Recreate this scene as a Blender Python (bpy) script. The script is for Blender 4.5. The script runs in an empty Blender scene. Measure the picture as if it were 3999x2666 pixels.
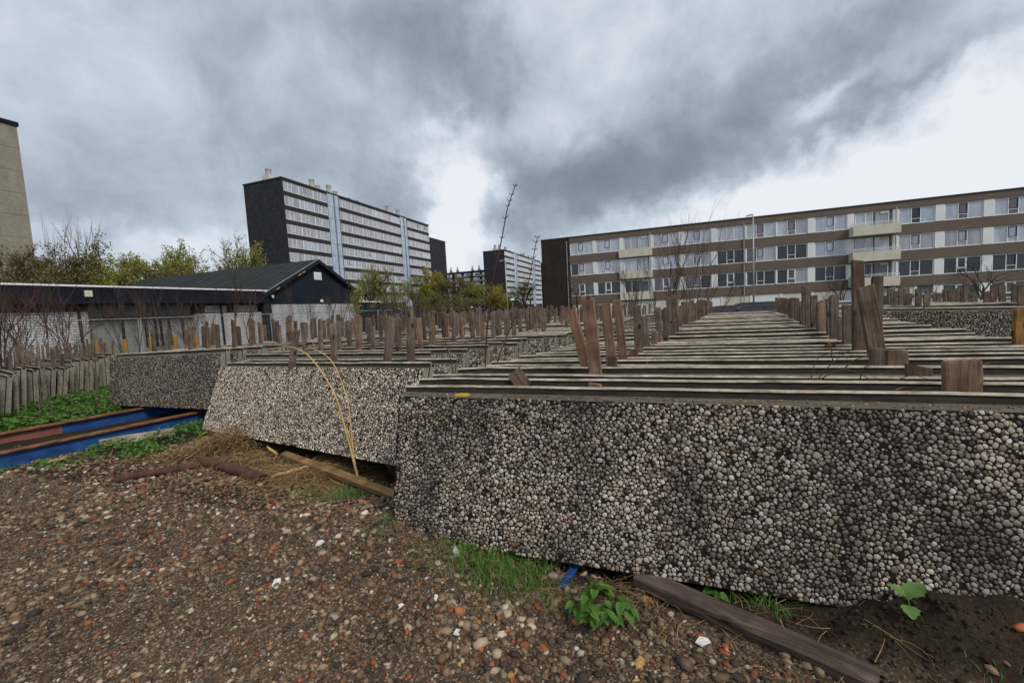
import bpy, math, random
import numpy as np
from mathutils import Vector, Matrix, Euler
R_ = math.radians
random.seed(7)
rng = np.random.default_rng(7)
scene = bpy.context.scene
COL = scene.collection

# ------------------------------------------------------------------ camera
cam = bpy.data.cameras.new('camera'); cam.lens = 14.52; cam.sensor_width = 36.0
cam.clip_start = 0.05; cam.clip_end = 6000
camo = bpy.data.objects.new('camera', cam); COL.objects.link(camo)
camo.matrix_world = Matrix(((0.94045, 0.02252, 0.33918, 0.0), (0.33589, 0.09187, -0.93741, 0.0),
                            (-0.05227, 0.99552, 0.07884, 1.65), (0, 0, 0, 1)))
scene.camera = camo

# ------------------------------------------------------------------ world: overcast sky with broken cloud
SUN_EL, SUN_AZ = 44.0, 118.0          # degrees; azimuth from +Y towards +X
w = bpy.data.worlds.new('World'); scene.world = w; w.use_nodes = True
NT = w.node_tree; NT.nodes.clear()
def N(t, **kw):
    n = NT.nodes.new(t)
    for a, b in kw.items(): setattr(n, a, b)
    return n
def L(a, b): NT.links.new(a, b)
def M(op, a, b=None, c=None):
    n = N('ShaderNodeMath', operation=op)
    for i, x in enumerate((a, b, c)):
        if x is None: continue
        if isinstance(x, (int, float)): n.inputs[i].default_value = x
        else: L(x, n.inputs[i])
    return n.outputs[0]
tc = N('ShaderNodeTexCoord').outputs['Generated']
sep = N('ShaderNodeSeparateXYZ'); L(tc, sep.inputs[0])
az = M('MULTIPLY', M('ARCTAN2', sep.outputs[0], sep.outputs[1]), 57.2958)
el = M('MULTIPLY', M('ARCSINE', sep.outputs[2]), 57.2958)
# cloud layer projected on a flat ceiling, so clouds get smaller towards the horizon
zz = M('ADD', M('MAXIMUM', sep.outputs[2], 0.0), 0.40)
comb = N('ShaderNodeCombineXYZ')
L(M('DIVIDE', sep.outputs[0], zz), comb.inputs[0]); L(M('DIVIDE', sep.outputs[1], zz), comb.inputs[1])
def noise(vec, scale, detail, rough, dist=0.0, off=0.0):
    n = N('ShaderNodeTexNoise'); n.inputs['Scale'].default_value = scale; n.inputs['Detail'].default_value = detail
    n.inputs['Roughness'].default_value = rough; n.inputs['Distortion'].default_value = dist
    v = N('ShaderNodeVectorMath', operation='ADD'); L(vec, v.inputs[0]); v.inputs[1].default_value = (off, off * .7, off * .3)
    L(v.outputs[0], n.inputs['Vector']); return n
n_big = noise(comb.outputs[0], 1.5, 9, .55, .25, 3.1).outputs['Fac']
n_fine = noise(tc, 6.5, 11, .60, .25, 9.7).outputs['Fac']
wa = noise(tc, 3.2, 6, .6, .0, 5.0)
wsep = N('ShaderNodeSeparateColor'); L(wa.outputs['Color'], wsep.inputs[0])
wb = noise(tc, 11, 6, .62, .0, 15.0); wsb = N('ShaderNodeSeparateColor'); L(wb.outputs['Color'], wsb.inputs[0])
az = M('ADD', az, M('MULTIPLY', M('SUBTRACT', wsb.outputs[0], .5), 8.0)); el = M('ADD', el, M('MULTIPLY', M('SUBTRACT', wsb.outputs[1], .5), 7.0))
azw = M('ADD', az, M('MULTIPLY', M('SUBTRACT', wsep.outputs[0], .5), 17.0))
elw = M('ADD', el, M('MULTIPLY', M('SUBTRACT', wsep.outputs[1], .5), 13.0))
# masses of cloud and gaps between them: azimuth, elevation, brightness, widths, tilt (degrees)
MASSES = [(-31.6,32.7,-0.27,8.8,4.0,4),(-23.2,25.9,-0.20,4.6,3.5,-1),(2.7,18.6,-0.30,12.5,5.1,14),(-11.5,14.4,-0.27,9.0,3.8,5),
 (19.5,24.7,-0.25,6.7,2.1,8),(25.5,20.4,-0.30,4.9,1.1,12),(17.4,17.0,-0.20,3.3,0.8,9),(-44.5,20.4,-0.08,6.8,4.5,6),
 (-58.0,13.0,-0.16,11.0,3.4,4),(-33.3,18.2,-0.16,3.5,3.6,2),(-26.6,16.7,0.62,2.6,4.6,-1),(-26.0,9.2,0.50,3.3,3.4,-2),
 (17.6,20.3,0.30,3.2,1.2,14),(29.1,10.6,0.64,10.0,4.2,4),(9.2,9.6,0.52,10.5,2.6,6),(-58.0,26.0,-0.10,11.0,5.0,10),
 (-19.2,33.2,0.22,3.8,2.6,-3),(-19.9,22.5,0.15,5.4,1.4,-3),(-44.7,28.7,0.10,3.4,2.3,10),(33.0,15.0,0.22,4.0,2.6,-10),(-61.7,8.0,0.20,11.8,1.2,3)]
tot = M('ADD', M('MULTIPLY', M('SUBTRACT', n_big, .5), .66), M('MULTIPLY', M('SUBTRACT', n_fine, .5), .62))
tot = M('ADD', M('MULTIPLY', M('SUBTRACT', tot, .0), 1.12), .625)
for a0, e0, amp, sa, se, tl in MASSES:
    ca, sa_ = math.cos(R_(tl)), math.sin(R_(tl))
    da = M('MULTIPLY', M('SUBTRACT', azw, a0), math.cos(R_(e0))); de = M('SUBTRACT', elw, e0)
    u = M('MULTIPLY', M('ADD', M('MULTIPLY', da, ca), M('MULTIPLY', de, sa_)), 1 / sa)
    v = M('MULTIPLY', M('SUBTRACT', M('MULTIPLY', de, ca), M('MULTIPLY', da, sa_)), 1 / se)
    q = M('MULTIPLY', M('ADD', M('MULTIPLY', u, u), M('MULTIPLY', v, v)), -.5)
    tot = M('ADD', tot, M('MULTIPLY', M('EXPONENT', q), amp))
ramp = N('ShaderNodeValToRGB'); L(tot, ramp.inputs[0])
def setramp(r, stops):
    e = r.color_ramp.elements
    while len(e) < len(stops): e.new(.5)
    for i, (p, c) in enumerate(stops): e[i].position = p; e[i].color = (*c, 1)
setramp(ramp, [(0.0, (.118, .137, .162)), (.25, (.165, .190, .222)), (.46, (.250, .285, .332)), (.66, (.355, .40, .455)), (.84, (.47, .505, .555)), (1.0, (.555, .57, .605))])
sky = N('ShaderNodeTexSky', sky_type='NISHITA'); sky.sun_disc = False
sky.sun_elevation = R_(SUN_EL); sky.sun_rotation = R_(SUN_AZ)
bg1 = N('ShaderNodeBackground'); L(sky.outputs[0], bg1.inputs[0]); bg1.inputs[1].default_value = .08
bg2 = N('ShaderNodeBackground'); L(ramp.outputs[0], bg2.inputs[0]); bg2.inputs[1].default_value = 1.0
mx = N('ShaderNodeMixShader'); mx.inputs[0].default_value = .95
L(bg1.outputs[0], mx.inputs[1]); L(bg2.outputs[0], mx.inputs[2])
out = N('ShaderNodeOutputWorld'); L(mx.outputs[0], out.inputs[0])

# ------------------------------------------------------------------ sun behind thin cloud, exposure
sl = bpy.data.lights.new('sun', 'SUN'); sl.energy = 1.5; sl.angle = R_(16); sl.color = (1.0, .94, .86)
so = bpy.data.objects.new('sun', sl); COL.objects.link(so)
so.rotation_euler = (R_(90 - SUN_EL), 0, R_(180 - SUN_AZ)); so.location = (0, 0, 60)
scene.view_settings.view_transform = 'Standard'; scene.view_settings.look = 'None'
scene.view_settings.gamma = 1.0; scene.view_settings.use_curve_mapping = False
scene.view_settings.exposure = 0.62

# ------------------------------------------------------------------ materials
def mat(name, rough=.85, spec=.3):
    m = bpy.data.materials.new(name); m.use_nodes = True
    b = m.node_tree.nodes['Principled BSDF']; b.inputs['Roughness'].default_value = rough
    b.inputs['Specular IOR Level'].default_value = spec
    return m, m.node_tree, b
class G:
    """small node-graph helper for one material"""
    def __init__(s, name, rough=.85, spec=.3):
        s.m, s.t, s.b = mat(name, rough, spec)
        s.tc = s.n('ShaderNodeTexCoord'); s.obj = s.tc.outputs['Object']
        s.oi = s.n('ShaderNodeObjectInfo'); s.rnd = s.oi.outputs['Random']
    def n(s, t, **k):
        x = s.t.nodes.new(t)
        for a, b in k.items(): setattr(x, a, b)
        return x
    def l(s, a, b): s.t.links.new(a, b)
    def vec(s, scale=(1, 1, 1), rand=0.0, src=None):
        mp = s.n('ShaderNodeMapping'); mp.inputs['Scale'].default_value = scale; s.l(src or s.obj, mp.inputs[0])
        if rand:
            v = s.n('ShaderNodeVectorMath', operation='SCALE'); v.inputs[0].default_value = (rand, rand * 1.7, rand * .6); s.l(s.rnd, v.inputs['Scale'])
            s.l(v.outputs[0], mp.inputs['Location'])
        return mp.outputs[0]
    def noise(s, vec, scale, detail=5, rough=.55, dist=0):
        x = s.n('ShaderNodeTexNoise'); x.inputs['Scale'].default_value = scale; x.inputs['Detail'].default_value = detail
        x.inputs['Roughness'].default_value = rough; x.inputs['Distortion'].default_value = dist; s.l(vec, x.inputs['Vector']); return x.outputs['Fac']
    def ramp(s, f, stops, interp='LINEAR'):
        r = s.n('ShaderNodeValToRGB'); r.color_ramp.interpolation = interp; setramp(r, stops); s.l(f, r.inputs[0]); return r.outputs[0]
    def mix(s, f, a, b, blend='MIX'):
        x = s.n('ShaderNodeMix', data_type='RGBA', blend_type=blend)
        for i, v in ((0, f), (6, a), (7, b)):
            if isinstance(v, (int, float)): x.inputs[i].default_value = v
            elif isinstance(v, tuple): x.inputs[i].default_value = (*v, 1)
            else: s.l(v, x.inputs[i])
        return x.outputs[2]
    def math(s, op, a, b=None):
        x = s.n('ShaderNodeMath', operation=op)
        for i, v in enumerate((a, b)):
            if v is None: continue
            if isinstance(v, (int, float)): x.inputs[i].default_value = v
            else: s.l(v, x.inputs[i])
        return x.outputs[0]
    def bump(s, h, strength=.5, dist=.01):
        x = s.n('ShaderNodeBump'); x.inputs['Strength'].default_value = strength; x.inputs['Distance'].default_value = dist
        s.l(h, x.inputs['Height']); s.l(x.outputs[0], s.b.inputs['Normal'])
    def attr(s, name):
        x = s.n('ShaderNodeAttribute', attribute_name=name); return x.outputs['Fac']
    def base(s, c):
        if isinstance(c, tuple): s.b.inputs['Base Color'].default_value = (*c, 1)
        else: s.l(c, s.b.inputs['Base Color'])
        return s.m
def simple(name, c, rough=.8, spec=.3, var=.25, scale=3.0, bumps=0, metal=0, rand=6):
    g = G(name, rough, spec); f = g.noise(g.vec(rand=rand), scale, 6, .6)
    lo = tuple(x * (1 - var) for x in c); hi = tuple(min(1, x * (1 + var)) for x in c)
    g.base(g.ramp(f, [(.3, lo), (.7, hi)])); g.b.inputs['Metallic'].default_value = metal
    if bumps: g.bump(f, bumps, .01)
    return g.m
MT = {}
# exposed pebbles: the tone attribute picks each pebble's own stone colour; grime patches dull some of them and carry painted-in shade on the dark panel
PEB = [(0, (.033, .030, .028)), (.05, (.07, .060, .052)), (.12, (.17, .135, .105)), (.3, (.285, .22, .165)), (.5, (.41, .335, .26)), (.7, (.52, .445, .365)), (.86, (.64, .58, .50)),
       (.945, (.68, .66, .62)), (.965, (.24, .13, .065)), (1, (.19, .095, .05))]
def pebble_mat(name, grime_shade=.6, bright=1.0):
    g = G(name, .5, .4)
    c = g.ramp(g.attr('tone'), [(p, tuple(min(1, v * bright) for v in x)) for p, x in PEB])
    f = g.noise(g.vec(), 60, 3, .6)
    c = g.mix(.5, c, g.ramp(f, [(.3, (.62, .6, .57)), (.7, (1.0, 1.0, 1.0))]), 'MULTIPLY')
    g.bump(f, .5, .004)
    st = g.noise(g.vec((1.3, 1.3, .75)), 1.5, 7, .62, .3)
    c = g.mix(1.0, c, g.ramp(st, [(.36, (1 - grime_shade,) * 3), (.60, (1, 1, 1))]), 'MULTIPLY')
    return g.base(c)
MT['pebble'] = pebble_mat('pebbles_dark_panel', .76, 1.0)  # strong patches: dirt plus shade painted into the pebble colour
MT['pebble_light'] = pebble_mat('pebbles_pale_panel', .20, 1.42)
MT['pebble_mid'] = pebble_mat('pebbles_brown_panel', .40, .74)
g = G('pebble_mortar', .95, .1); f = g.noise(g.vec(), 40, 4, .6)
MT['mortar'] = g.base(g.ramp(f, [(.3, (.006, .005, .004)), (.7, (.028, .021, .015))]))
# far pebble faces: cells of a Voronoi pattern
g = G('pebbled_face', .8, .3)
v = g.vec(rand=9)
vo = g.n('ShaderNodeTexVoronoi'); vo.inputs['Scale'].default_value = 34; g.l(v, vo.inputs['Vector'])
ve = g.n('ShaderNodeTexVoronoi', feature='DISTANCE_TO_EDGE'); ve.inputs['Scale'].default_value = 34; g.l(v, ve.inputs['Vector'])
sc = g.n('ShaderNodeSeparateColor'); g.l(vo.outputs['Color'], sc.inputs[0])
c = g.ramp(sc.outputs[0], [(p, tuple(x * .95 for x in q)) for p, q in PEB])
c = g.mix(g.ramp(ve.outputs['Distance'], [(.04, (0, 0, 0)), (.16, (1, 1, 1))]), (.02, .017, .013), c)
g.bump(ve.outputs['Distance'], .7, .02); MT['pebbled_face'] = g.base(c)
# panel concrete: lichen-stained pale edge, darker recess
def concrete(name, lo, hi, moss, mossamt, rough=.9):
    g = G(name, rough, .25)
    v = g.vec((1, 1, 1), rand=20)
    f = g.noise(g.vec((1.2, 8, 8), rand=20), 5, 8, .68)
    c = g.ramp(f, [(.28, lo), (.72, hi)])
    s2 = g.noise(v, 3.1, 7, .66); s3 = g.noise(v, 22, 5, .6)
    c = g.mix(g.ramp(s2, [(.62 - mossamt, (0, 0, 0)), (.82 - mossamt, (1, 1, 1))]), c, moss)
    c = g.mix(.55, c, g.ramp(s3, [(.3, (.5, .48, .44)), (.7, (1, 1, 1))]), 'MULTIPLY')
    g.bump(s3, .5, .006)
    return g.base(c)
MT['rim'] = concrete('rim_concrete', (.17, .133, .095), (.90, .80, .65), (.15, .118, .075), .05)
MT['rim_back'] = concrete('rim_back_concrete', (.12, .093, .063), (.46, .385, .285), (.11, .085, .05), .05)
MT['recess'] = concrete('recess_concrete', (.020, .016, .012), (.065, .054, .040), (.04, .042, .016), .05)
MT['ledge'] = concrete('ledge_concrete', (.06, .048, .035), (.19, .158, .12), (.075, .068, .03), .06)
MT['end_concrete'] = concrete('end_concrete', (.13, .115, .088), (.38, .35, .28), (.12, .11, .065), .08)
MT['paint_mark'] = simple('faded_red_paint', (.42, .17, .13), .8, .2, .3, 30)
MT['lichen'] = simple('yellow_lichen', (.46, .30, .03), .95, .1, .35, 90, .6)
# weathered timber
def wood(name, cols, rough=.8, knots=True, gs=1.0):
    g = G(name, rough, .2)
    v = g.vec((26 * gs, 26 * gs, 1.6 * gs), rand=30)
    f = g.noise(v, 1.6, 7, .62, 1.2)
    c = g.ramp(f, [(.28, cols[0]), (.5, cols[1]), (.74, cols[2])])
    big = g.noise(g.vec((5, 5, 2.2), rand=14), 1.5, 4, .55)
    c = g.mix(.6, c, g.ramp(big, [(.3, (.5, .45, .42)), (.65, (1, 1, 1))]), 'MULTIPLY')
    tint = g.ramp(g.rnd, [(0, (.50, .50, .52)), (.25, (1.05, 1.02, 1.0)), (.45, (.70, .62, .56)), (.7, (1.0, .88, .78)), (.85, (.82, .86, .88)), (1, (1.30, 1.10, .96))]); c = g.mix(1, c, tint, 'MULTIPLY')
    wet = g.noise(g.vec((3, 3, 5), rand=70), 1.3, 5, .6); c = g.mix(.55, c, g.ramp(wet, [(.4, (.42, .38, .36)), (.58, (1, 1, 1))]), 'MULTIPLY')
    if knots:
        vk = g.n('ShaderNodeTexVoronoi'); vk.inputs['Scale'].default_value = 1.0; g.l(g.vec((9, 9, 4.5), rand=50), vk.inputs['Vector'])
        c = g.mix(g.ramp(vk.outputs['Distance'], [(.10, (1, 1, 1)), (.2, (0, 0, 0))]), c, (.03, .018, .012))
    g.bump(f, .5, .004)
    return g.base(c)
MT['stake'] = wood('weathered_stake', ((.085, .06, .045), (.205, .157, .124), (.36, .295, .245)))
MT['stake_red'] = wood('reddish_stake', ((.115, .07, .05), (.25, .16, .115), (.40, .28, .21)))
MT['plank'] = wood('grey_brown_plank', ((.06, .045, .037), (.15, .115, .095), (.25, .20, .17)))
MT['plank_light'] = wood('brown_plank', ((.075, .052, .04), (.185, .135, .105), (.30, .235, .19)))
MT['board'] = wood('tan_board', ((.14, .085, .04), (.30, .19, .09), (.46, .32, .17)), knots=False)
MT['pale_wood'] = wood('pale_split_wood', ((.30, .17, .06), (.55, .35, .15), (.68, .48, .25)), knots=False)
MT['bare_plank'] = wood('bare_plank', ((.34, .30, .23), (.52, .47, .38), (.66, .61, .52)), knots=False)
MT['orange_wood'] = wood('orange_timber', ((.22, .11, .035), (.40, .21, .07), (.50, .29, .11)))
# metals
g = G('blue_paint', .45, .4); f = g.noise(g.vec(), 4, 6, .6)
c = g.ramp(f, [(.3, (.010, .045, .17)), (.6, (.018, .095, .30)), (.8, (.03, .13, .36))]); w1 = g.noise(g.vec((1, 1, 1)), 14, 8, .7); w2 = g.noise(g.vec((6, .8, 6)), 5, 6, .7)
c = g.mix(g.ramp(w1, [(.60, (0, 0, 0)), (.68, (1, 1, 1))]), c, (.10, .045, .025)); c = g.mix(.7, c, g.ramp(w2, [(.35, (.35, .33, .32)), (.6, (1, 1, 1))]), 'MULTIPLY')
MT['blue'] = g.base(c)
g = G('rust', .9, .2); f = g.noise(g.vec((1, 1, 1)), 9, 8, .65)
MT['rust'] = g.base(g.ramp(f, [(.3, (.055, .022, .012)), (.5, (.16, .07, .03)), (.7, (.30, .15, .07)), (.82, (.38, .26, .15))])); g.bump(f, .6, .004)
MT['rust_dark'] = simple('dark_rust', (.085, .04, .028), .85, .25, .45, 12, .4)
MT['primer'] = simple('red_primer', (.22, .085, .07), .8, .2, .2, 6)
# ground
g = G('bare_ground', .95, .15)
pos = g.n('ShaderNodeNewGeometry').outputs['Position']
f1 = g.noise(g.vec(src=pos), 1.3, 8, .6); f2 = g.noise(g.vec(src=pos), 55, 4, .65); f3 = g.noise(g.vec(src=pos), 260, 2, .6)
c = g.ramp(f1, [(.3, (.055, .037, .025)), (.55, (.125, .087, .058)), (.75, (.20, .148, .10))])
c = g.mix(.8, c, g.ramp(f2, [(.3, (.35, .33, .31)), (.7, (1.35, 1.3, 1.22))]), 'MULTIPLY')
c = g.mix(.7, c, g.ramp(f3, [(.35, (.5, .48, .46)), (.65, (1.3, 1.28, 1.25))]), 'MULTIPLY')
c = g.mix(g.attr('tone'), c, g.mix(1.0, g.ramp(f1, [(.3, (.018, .012, .009)), (.7, (.050, .034, .024))]), g.ramp(f2, [(.3, (.45, .43, .41)), (.7, (1.35, 1.3, 1.25))]), 'MULTIPLY'))
gv = g.n('ShaderNodeTexVoronoi'); gv.inputs['Scale'].default_value = 105; g.l(pos, gv.inputs['Vector']); gs = g.n('ShaderNodeSeparateColor'); g.l(gv.outputs['Color'], gs.inputs[0])
gm = g.ramp(g.math('MULTIPLY', g.ramp(gs.outputs[1], [(.42, (0, 0, 0)), (.5, (1, 1, 1))]), g.math('SUBTRACT', 1.0, g.attr('tone'))), [(0, (0, 0, 0)), (1, (.85, .85, .85))])
c = g.mix(gm, c, g.ramp(gs.outputs[0], [(0, (.05, .035, .025)), (.3, (.11, .075, .05)), (.6, (.19, .14, .10)), (.8, (.30, .25, .19)), (.88, (.44, .39, .32)), (.92, (.20, .07, .035)), (1, (.30, .17, .07))]))
far = g.noise(g.vec(src=pos), .08, 5, .6)
sx = g.n('ShaderNodeSeparateXYZ'); g.l(pos, sx.inputs[0])
dist = g.math('SMOOTH_MIN', g.math('DIVIDE', g.math('ABSOLUTE', sx.outputs[1]), 40), 1.0)
c = g.mix(dist, c, g.ramp(far, [(.35, (.05, .065, .025)), (.65, (.09, .085, .045))]))
g.b.inputs['Roughness'].default_value = .95
g.bump(g.math('ADD', f2, g.math('MULTIPLY', f3, .4)), .8, .02)
MT['ground'] = g.base(c)
g = G('asphalt', .9, .2); f = g.noise(g.vec(), 3, 6, .6)
MT['asphalt'] = g.base(g.ramp(f, [(.3, (.04, .04, .04)), (.7, (.065, .064, .062))]))
# gravel: the tone attribute picks each stone's colour
STONE = [(0, (.035, .03, .028)), (.2, (.080, .054, .039)), (.45, (.155, .103, .066)), (.66, (.22, .160, .108)), (.77, (.28, .225, .165)), (.83, (.42, .36, .28)), (.858, (.50, .46, .40)), (.868, (.68, .66, .62)),
         (.87, (.14, .12, .10)), (.89, (.12, .05, .032)), (.945, (.27, .085, .04)), (.97, (.36, .12, .05)), (.985, (.36, .22, .09)), (1, (.42, .28, .12))]
g = G('gravel_stone', .78, .3)
c = g.ramp(g.attr('tone'), STONE); f = g.noise(g.vec(), 70, 4, .65)
c = g.mix(.7, c, g.ramp(f, [(.3, (.55, .52, .5)), (.7, (1.15, 1.12, 1.1))]), 'MULTIPLY'); dp = g.noise(g.vec(), 1.3, 6, .62); c = g.mix(1, c, g.ramp(dp, [(.34, (.74, .70, .64)), (.62, (1.28, 1.22, 1.12))]), 'MULTIPLY'); g.bump(f, .35, .004)
MT['gravel'] = g.base(c)
for nm, c in dict(brick_red=(.30, .085, .038), brick_ochre=(.40, .25, .10), stone_grey=(.13, .115, .105), stone_white=(.66, .64, .60), stone_brown=(.10, .07, .052), slate=(.055, .06, .066)).items():
    MT[nm] = simple(nm, c, .85, .25, .4, 45, .5)
MT['soil'] = simple('dark_soil', (.034, .023, .016), .95, .1, .5, 30)
# plants
def leaf(name, a, b, c2, trans=.35):
    g = G(name, .55, .35); f = g.noise(g.vec(rand=11), 9, 3, .6)
    t = g.attr('tone')
    c = g.mix(.35, g.ramp(t, [(0, a), (.5, b), (1, c2)]), g.ramp(f, [(.3, a), (.7, c2)]))
    g.base(c); tr = g.n('ShaderNodeBsdfTranslucent'); g.l(c, tr.inputs[0])
    ms = g.n('ShaderNodeMixShader'); ms.inputs[0].default_value = trans
    o = g.t.nodes['Material Output']; g.l(g.b.outputs[0], ms.inputs[1]); g.l(tr.outputs[0], ms.inputs[2]); g.l(ms.outputs[0], o.inputs[0])
    return g.m
MT['grass'] = leaf('grass_blades', (.045, .11, .02), (.10, .24, .04), (.20, .36, .09))
MT['nettle'] = leaf('nettle_leaf', (.035, .085, .014), (.085, .19, .028), (.17, .32, .055))
MT['sprout'] = leaf('young_leaf', (.10, .20, .05), (.16, .29, .075), (.22, .36, .11))
MT['yellowgreen'] = leaf('spring_leaf', (.18, .17, .022), (.31, .29, .035), (.42, .38, .06))
MT['freshgreen'] = leaf('fresh_leaf', (.17, .18, .03), (.29, .30, .05), (.40, .41, .10))
MT['budleaf'] = leaf('brown_bud', (.10, .075, .035), (.18, .145, .06), (.27, .24, .085))
MT['twig'] = simple('twig_bark', (.075, .052, .04), .9, .15, .3, 8)
MT['twig_pale'] = simple('pale_twig', (.13, .10, .085), .9, .15, .3, 8)
MT['trunk'] = simple('bark', (.06, .046, .036), .95, .15, .4, 14, .5)
MT['shoot'] = simple('red_brown_shoot', (.085, .04, .03), .7, .25, .3, 10)
g = G('dry_stalk', .85, .2)
MT['straw'] = g.base(g.ramp(g.attr('tone'), [(0, (.085, .05, .024)), (.5, (.24, .145, .062)), (1, (.48, .32, .15))]))
MT['golden'] = simple('golden_stalk', (.52, .35, .14), .7, .3, .3, 10)
# buildings
def brick(name, a, b, m, sx=4.6, rowh=.07, bw=.22, rough=.85):
    g = G(name, rough, .25)
    br = g.n('ShaderNodeTexBrick'); br.inputs['Color1'].default_value = (*a, 1); br.inputs['Color2'].default_value = (*b, 1); br.inputs['Mortar'].default_value = (*m, 1)
    br.inputs['Scale'].default_value = 1; br.inputs['Brick Width'].default_value = bw; br.inputs['Row Height'].default_value = rowh; br.inputs['Mortar Size'].default_value = rowh * .14
    br.inputs['Bias'].default_value = -.2
    s = g.n('ShaderNodeSeparateXYZ'); g.l(g.obj, s.inputs[0]); cb = g.n('ShaderNodeCombineXYZ')
    g.l(g.math('ADD', s.outputs[0], s.outputs[1]), cb.inputs[0]); g.l(s.outputs[2], cb.inputs[1]); g.l(cb.outputs[0], br.inputs['Vector'])
    f = g.noise(g.vec(), .9, 7, .6)
    c = g.mix(.6, br.outputs['Color'], g.ramp(f, [(.3, (.6, .6, .6)), (.7, (1.25, 1.25, 1.25))]), 'MULTIPLY')
    d2 = g.noise(g.vec((1.4, 1.4, .35)), 1.3, 7, .65); c = g.mix(.55, c, g.ramp(d2, [(.36, (.55, .53, .5)), (.6, (1, 1, 1))]), 'MULTIPLY')
    g.bump(br.outputs['Fac'], -.4, .01)
    return g.base(c)
MT['brick_black'] = brick('black_brick', (.030, .030, .038), (.066, .064, .075), (.020, .020, .023), rowh=.16, bw=.5)
MT['brick_brown'] = brick('dark_brown_brick', (.035, .024, .021), (.058, .038, .032), (.026, .021, .019))
MT['brick_white'] = brick('white_painted_brick', (.48, .48, .49), (.58, .58, .59), (.20, .20, .21), rowh=.125, bw=.34)
MT['spandrel'] = simple('brown_spandrel', (.150, .112, .086), .75, .3, .08, .6)
MT['spandrel_dark'] = simple('dark_spandrel', (.030, .026, .028), .75, .3, .12, .6)
MT['wall_grey'] = simple('grey_backing_wall', (.20, .20, .20), .85, .2, .15, .6)
MT['pilaster'] = simple('pale_infill_panel', (.74, .76, .75), .6, .3, .06, .8)
MT['cream'] = simple('cream_concrete', (.60, .57, .46), .8, .25, .12, 1.5)
MT['frame'] = simple('white_window_frame', (.80, .81, .81), .45, .4, .04, 2)
MT['frame_blue'] = simple('dark_blue_sash', (.03, .04, .08), .4, .4, .1, 2)
MT['roof_trim'] = simple('dark_green_roof_trim', (.035, .045, .042), .6, .3, .15, 2)
def glass(name, c, refl=.5, rough=.03, spec=1.0):
    g = G(name, rough, spec); f = g.noise(g.vec((1, 1, .25), rand=25), 1.5, 4, .5)
    g.base(g.ramp(f, [(.35, tuple(x * .75 for x in c)), (.65, tuple(min(1, x * 1.2) for x in c))]))
    g.b.inputs['IOR'].default_value = 1.5; g.b.inputs['Coat Weight'].default_value = refl; g.b.inputs['Coat Roughness'].default_value = .02; g.b.inputs['Coat IOR'].default_value = 1.9
    return g.m
MT['glass_pale'] = glass('glass_pale_curtain_and_sky', (.36, .40, .48), .8)  # base colour mixes pale curtain with painted sky reflection
MT['glass_lilac'] = glass('glass_lilac_curtain_and_sky', (.31, .30, .34), .6)  # lilac curtain tone, reflected sky painted into it as well
MT['glass_dark'] = glass('glass_over_dark_room', (.022, .025, .029), .16, spec=.5)
MT['glass_green'] = glass('glass_over_green_curtain', (.075, .105, .09), .2, spec=.5)
MT['glass_purple'] = glass('glass_over_purple_curtain', (.085, .055, .08), .4)
MT['shaft'] = glass('blue_stair_glazing', (.33, .38, .47), .7)
MT['shaft_blue'] = simple('blue_shaft_frame', (.10, .15, .24), .5, .4, .1, 2)
# aged tower concrete
g = G('tower_concrete', .9, .2); f = g.noise(g.vec((1, 1, .4)), .6, 8, .65); f2 = g.noise(g.vec(), 2.5, 6, .7)
c = g.ramp(f, [(.3, (.22, .195, .155)), (.7, (.35, .315, .26))]); c = g.mix(.5, c, g.ramp(f2, [(.35, (.55, .53, .5)), (.7, (1.1, 1.1, 1.1))]), 'MULTIPLY')
MT['tower'] = g.base(c)
MT['black_fascia'] = simple('black_fascia_board', (.010, .011, .017), .6, .15, .25, 1.2)
MT['black_gable'] = simple('blue_black_gable_board', (.013, .018, .026), .7, .15, .12, 1.2)
MT['black_roof'] = simple('bitumen_roof', (.030, .034, .034), .85, .12, .2, .7)
MT['white_trim'] = simple('white_trim', (.80, .80, .80), .5, .4, .05, 3)
MT['cladding'] = simple('grey_cladding', (.20, .205, .195), .8, .25, .3, 1.6)
MT['black_paint'] = simple('black_paint', (.018, .018, .018), .6, .3, .2, 3)
MT['yellow_foot'] = simple('yellow_paint', (.30, .15, .02), .7, .3, .3, 4)
MT['flue'] = simple('flue_concrete', (.36, .36, .33), .8, .2, .25, 2)
MT['galv'] = simple('galvanised_steel', (.34, .36, .36), .5, .5, .15, 3, 0, .4)
MT['lamp_white'] = simple('lamp_white', (.7, .7, .7), .4, .4, .05, 3)
MT['sign_green'] = simple('sign_green', (.03, .35, .10), .5, .4, .05, 3)
MT['car_black'] = simple('black_car_paint', (.012, .012, .016), .2, .6, .1, 1)
MT['car_maroon'] = simple('maroon_car_paint', (.05, .012, .014), .25, .6, .1, 1)
MT['car_silver'] = simple('silver_car_paint', (.34, .36, .38), .25, .6, .1, 1)
MT['tyre'] = simple('tyre', (.012, .012, .012), .9, .2, .1, 3)
MT['head'] = simple('lamp_lens', (.7, .7, .72), .1, .8, .05, 3)
MT['tail'] = simple('tail_lens', (.3, .01, .01), .2, .6, .05, 3)

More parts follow.
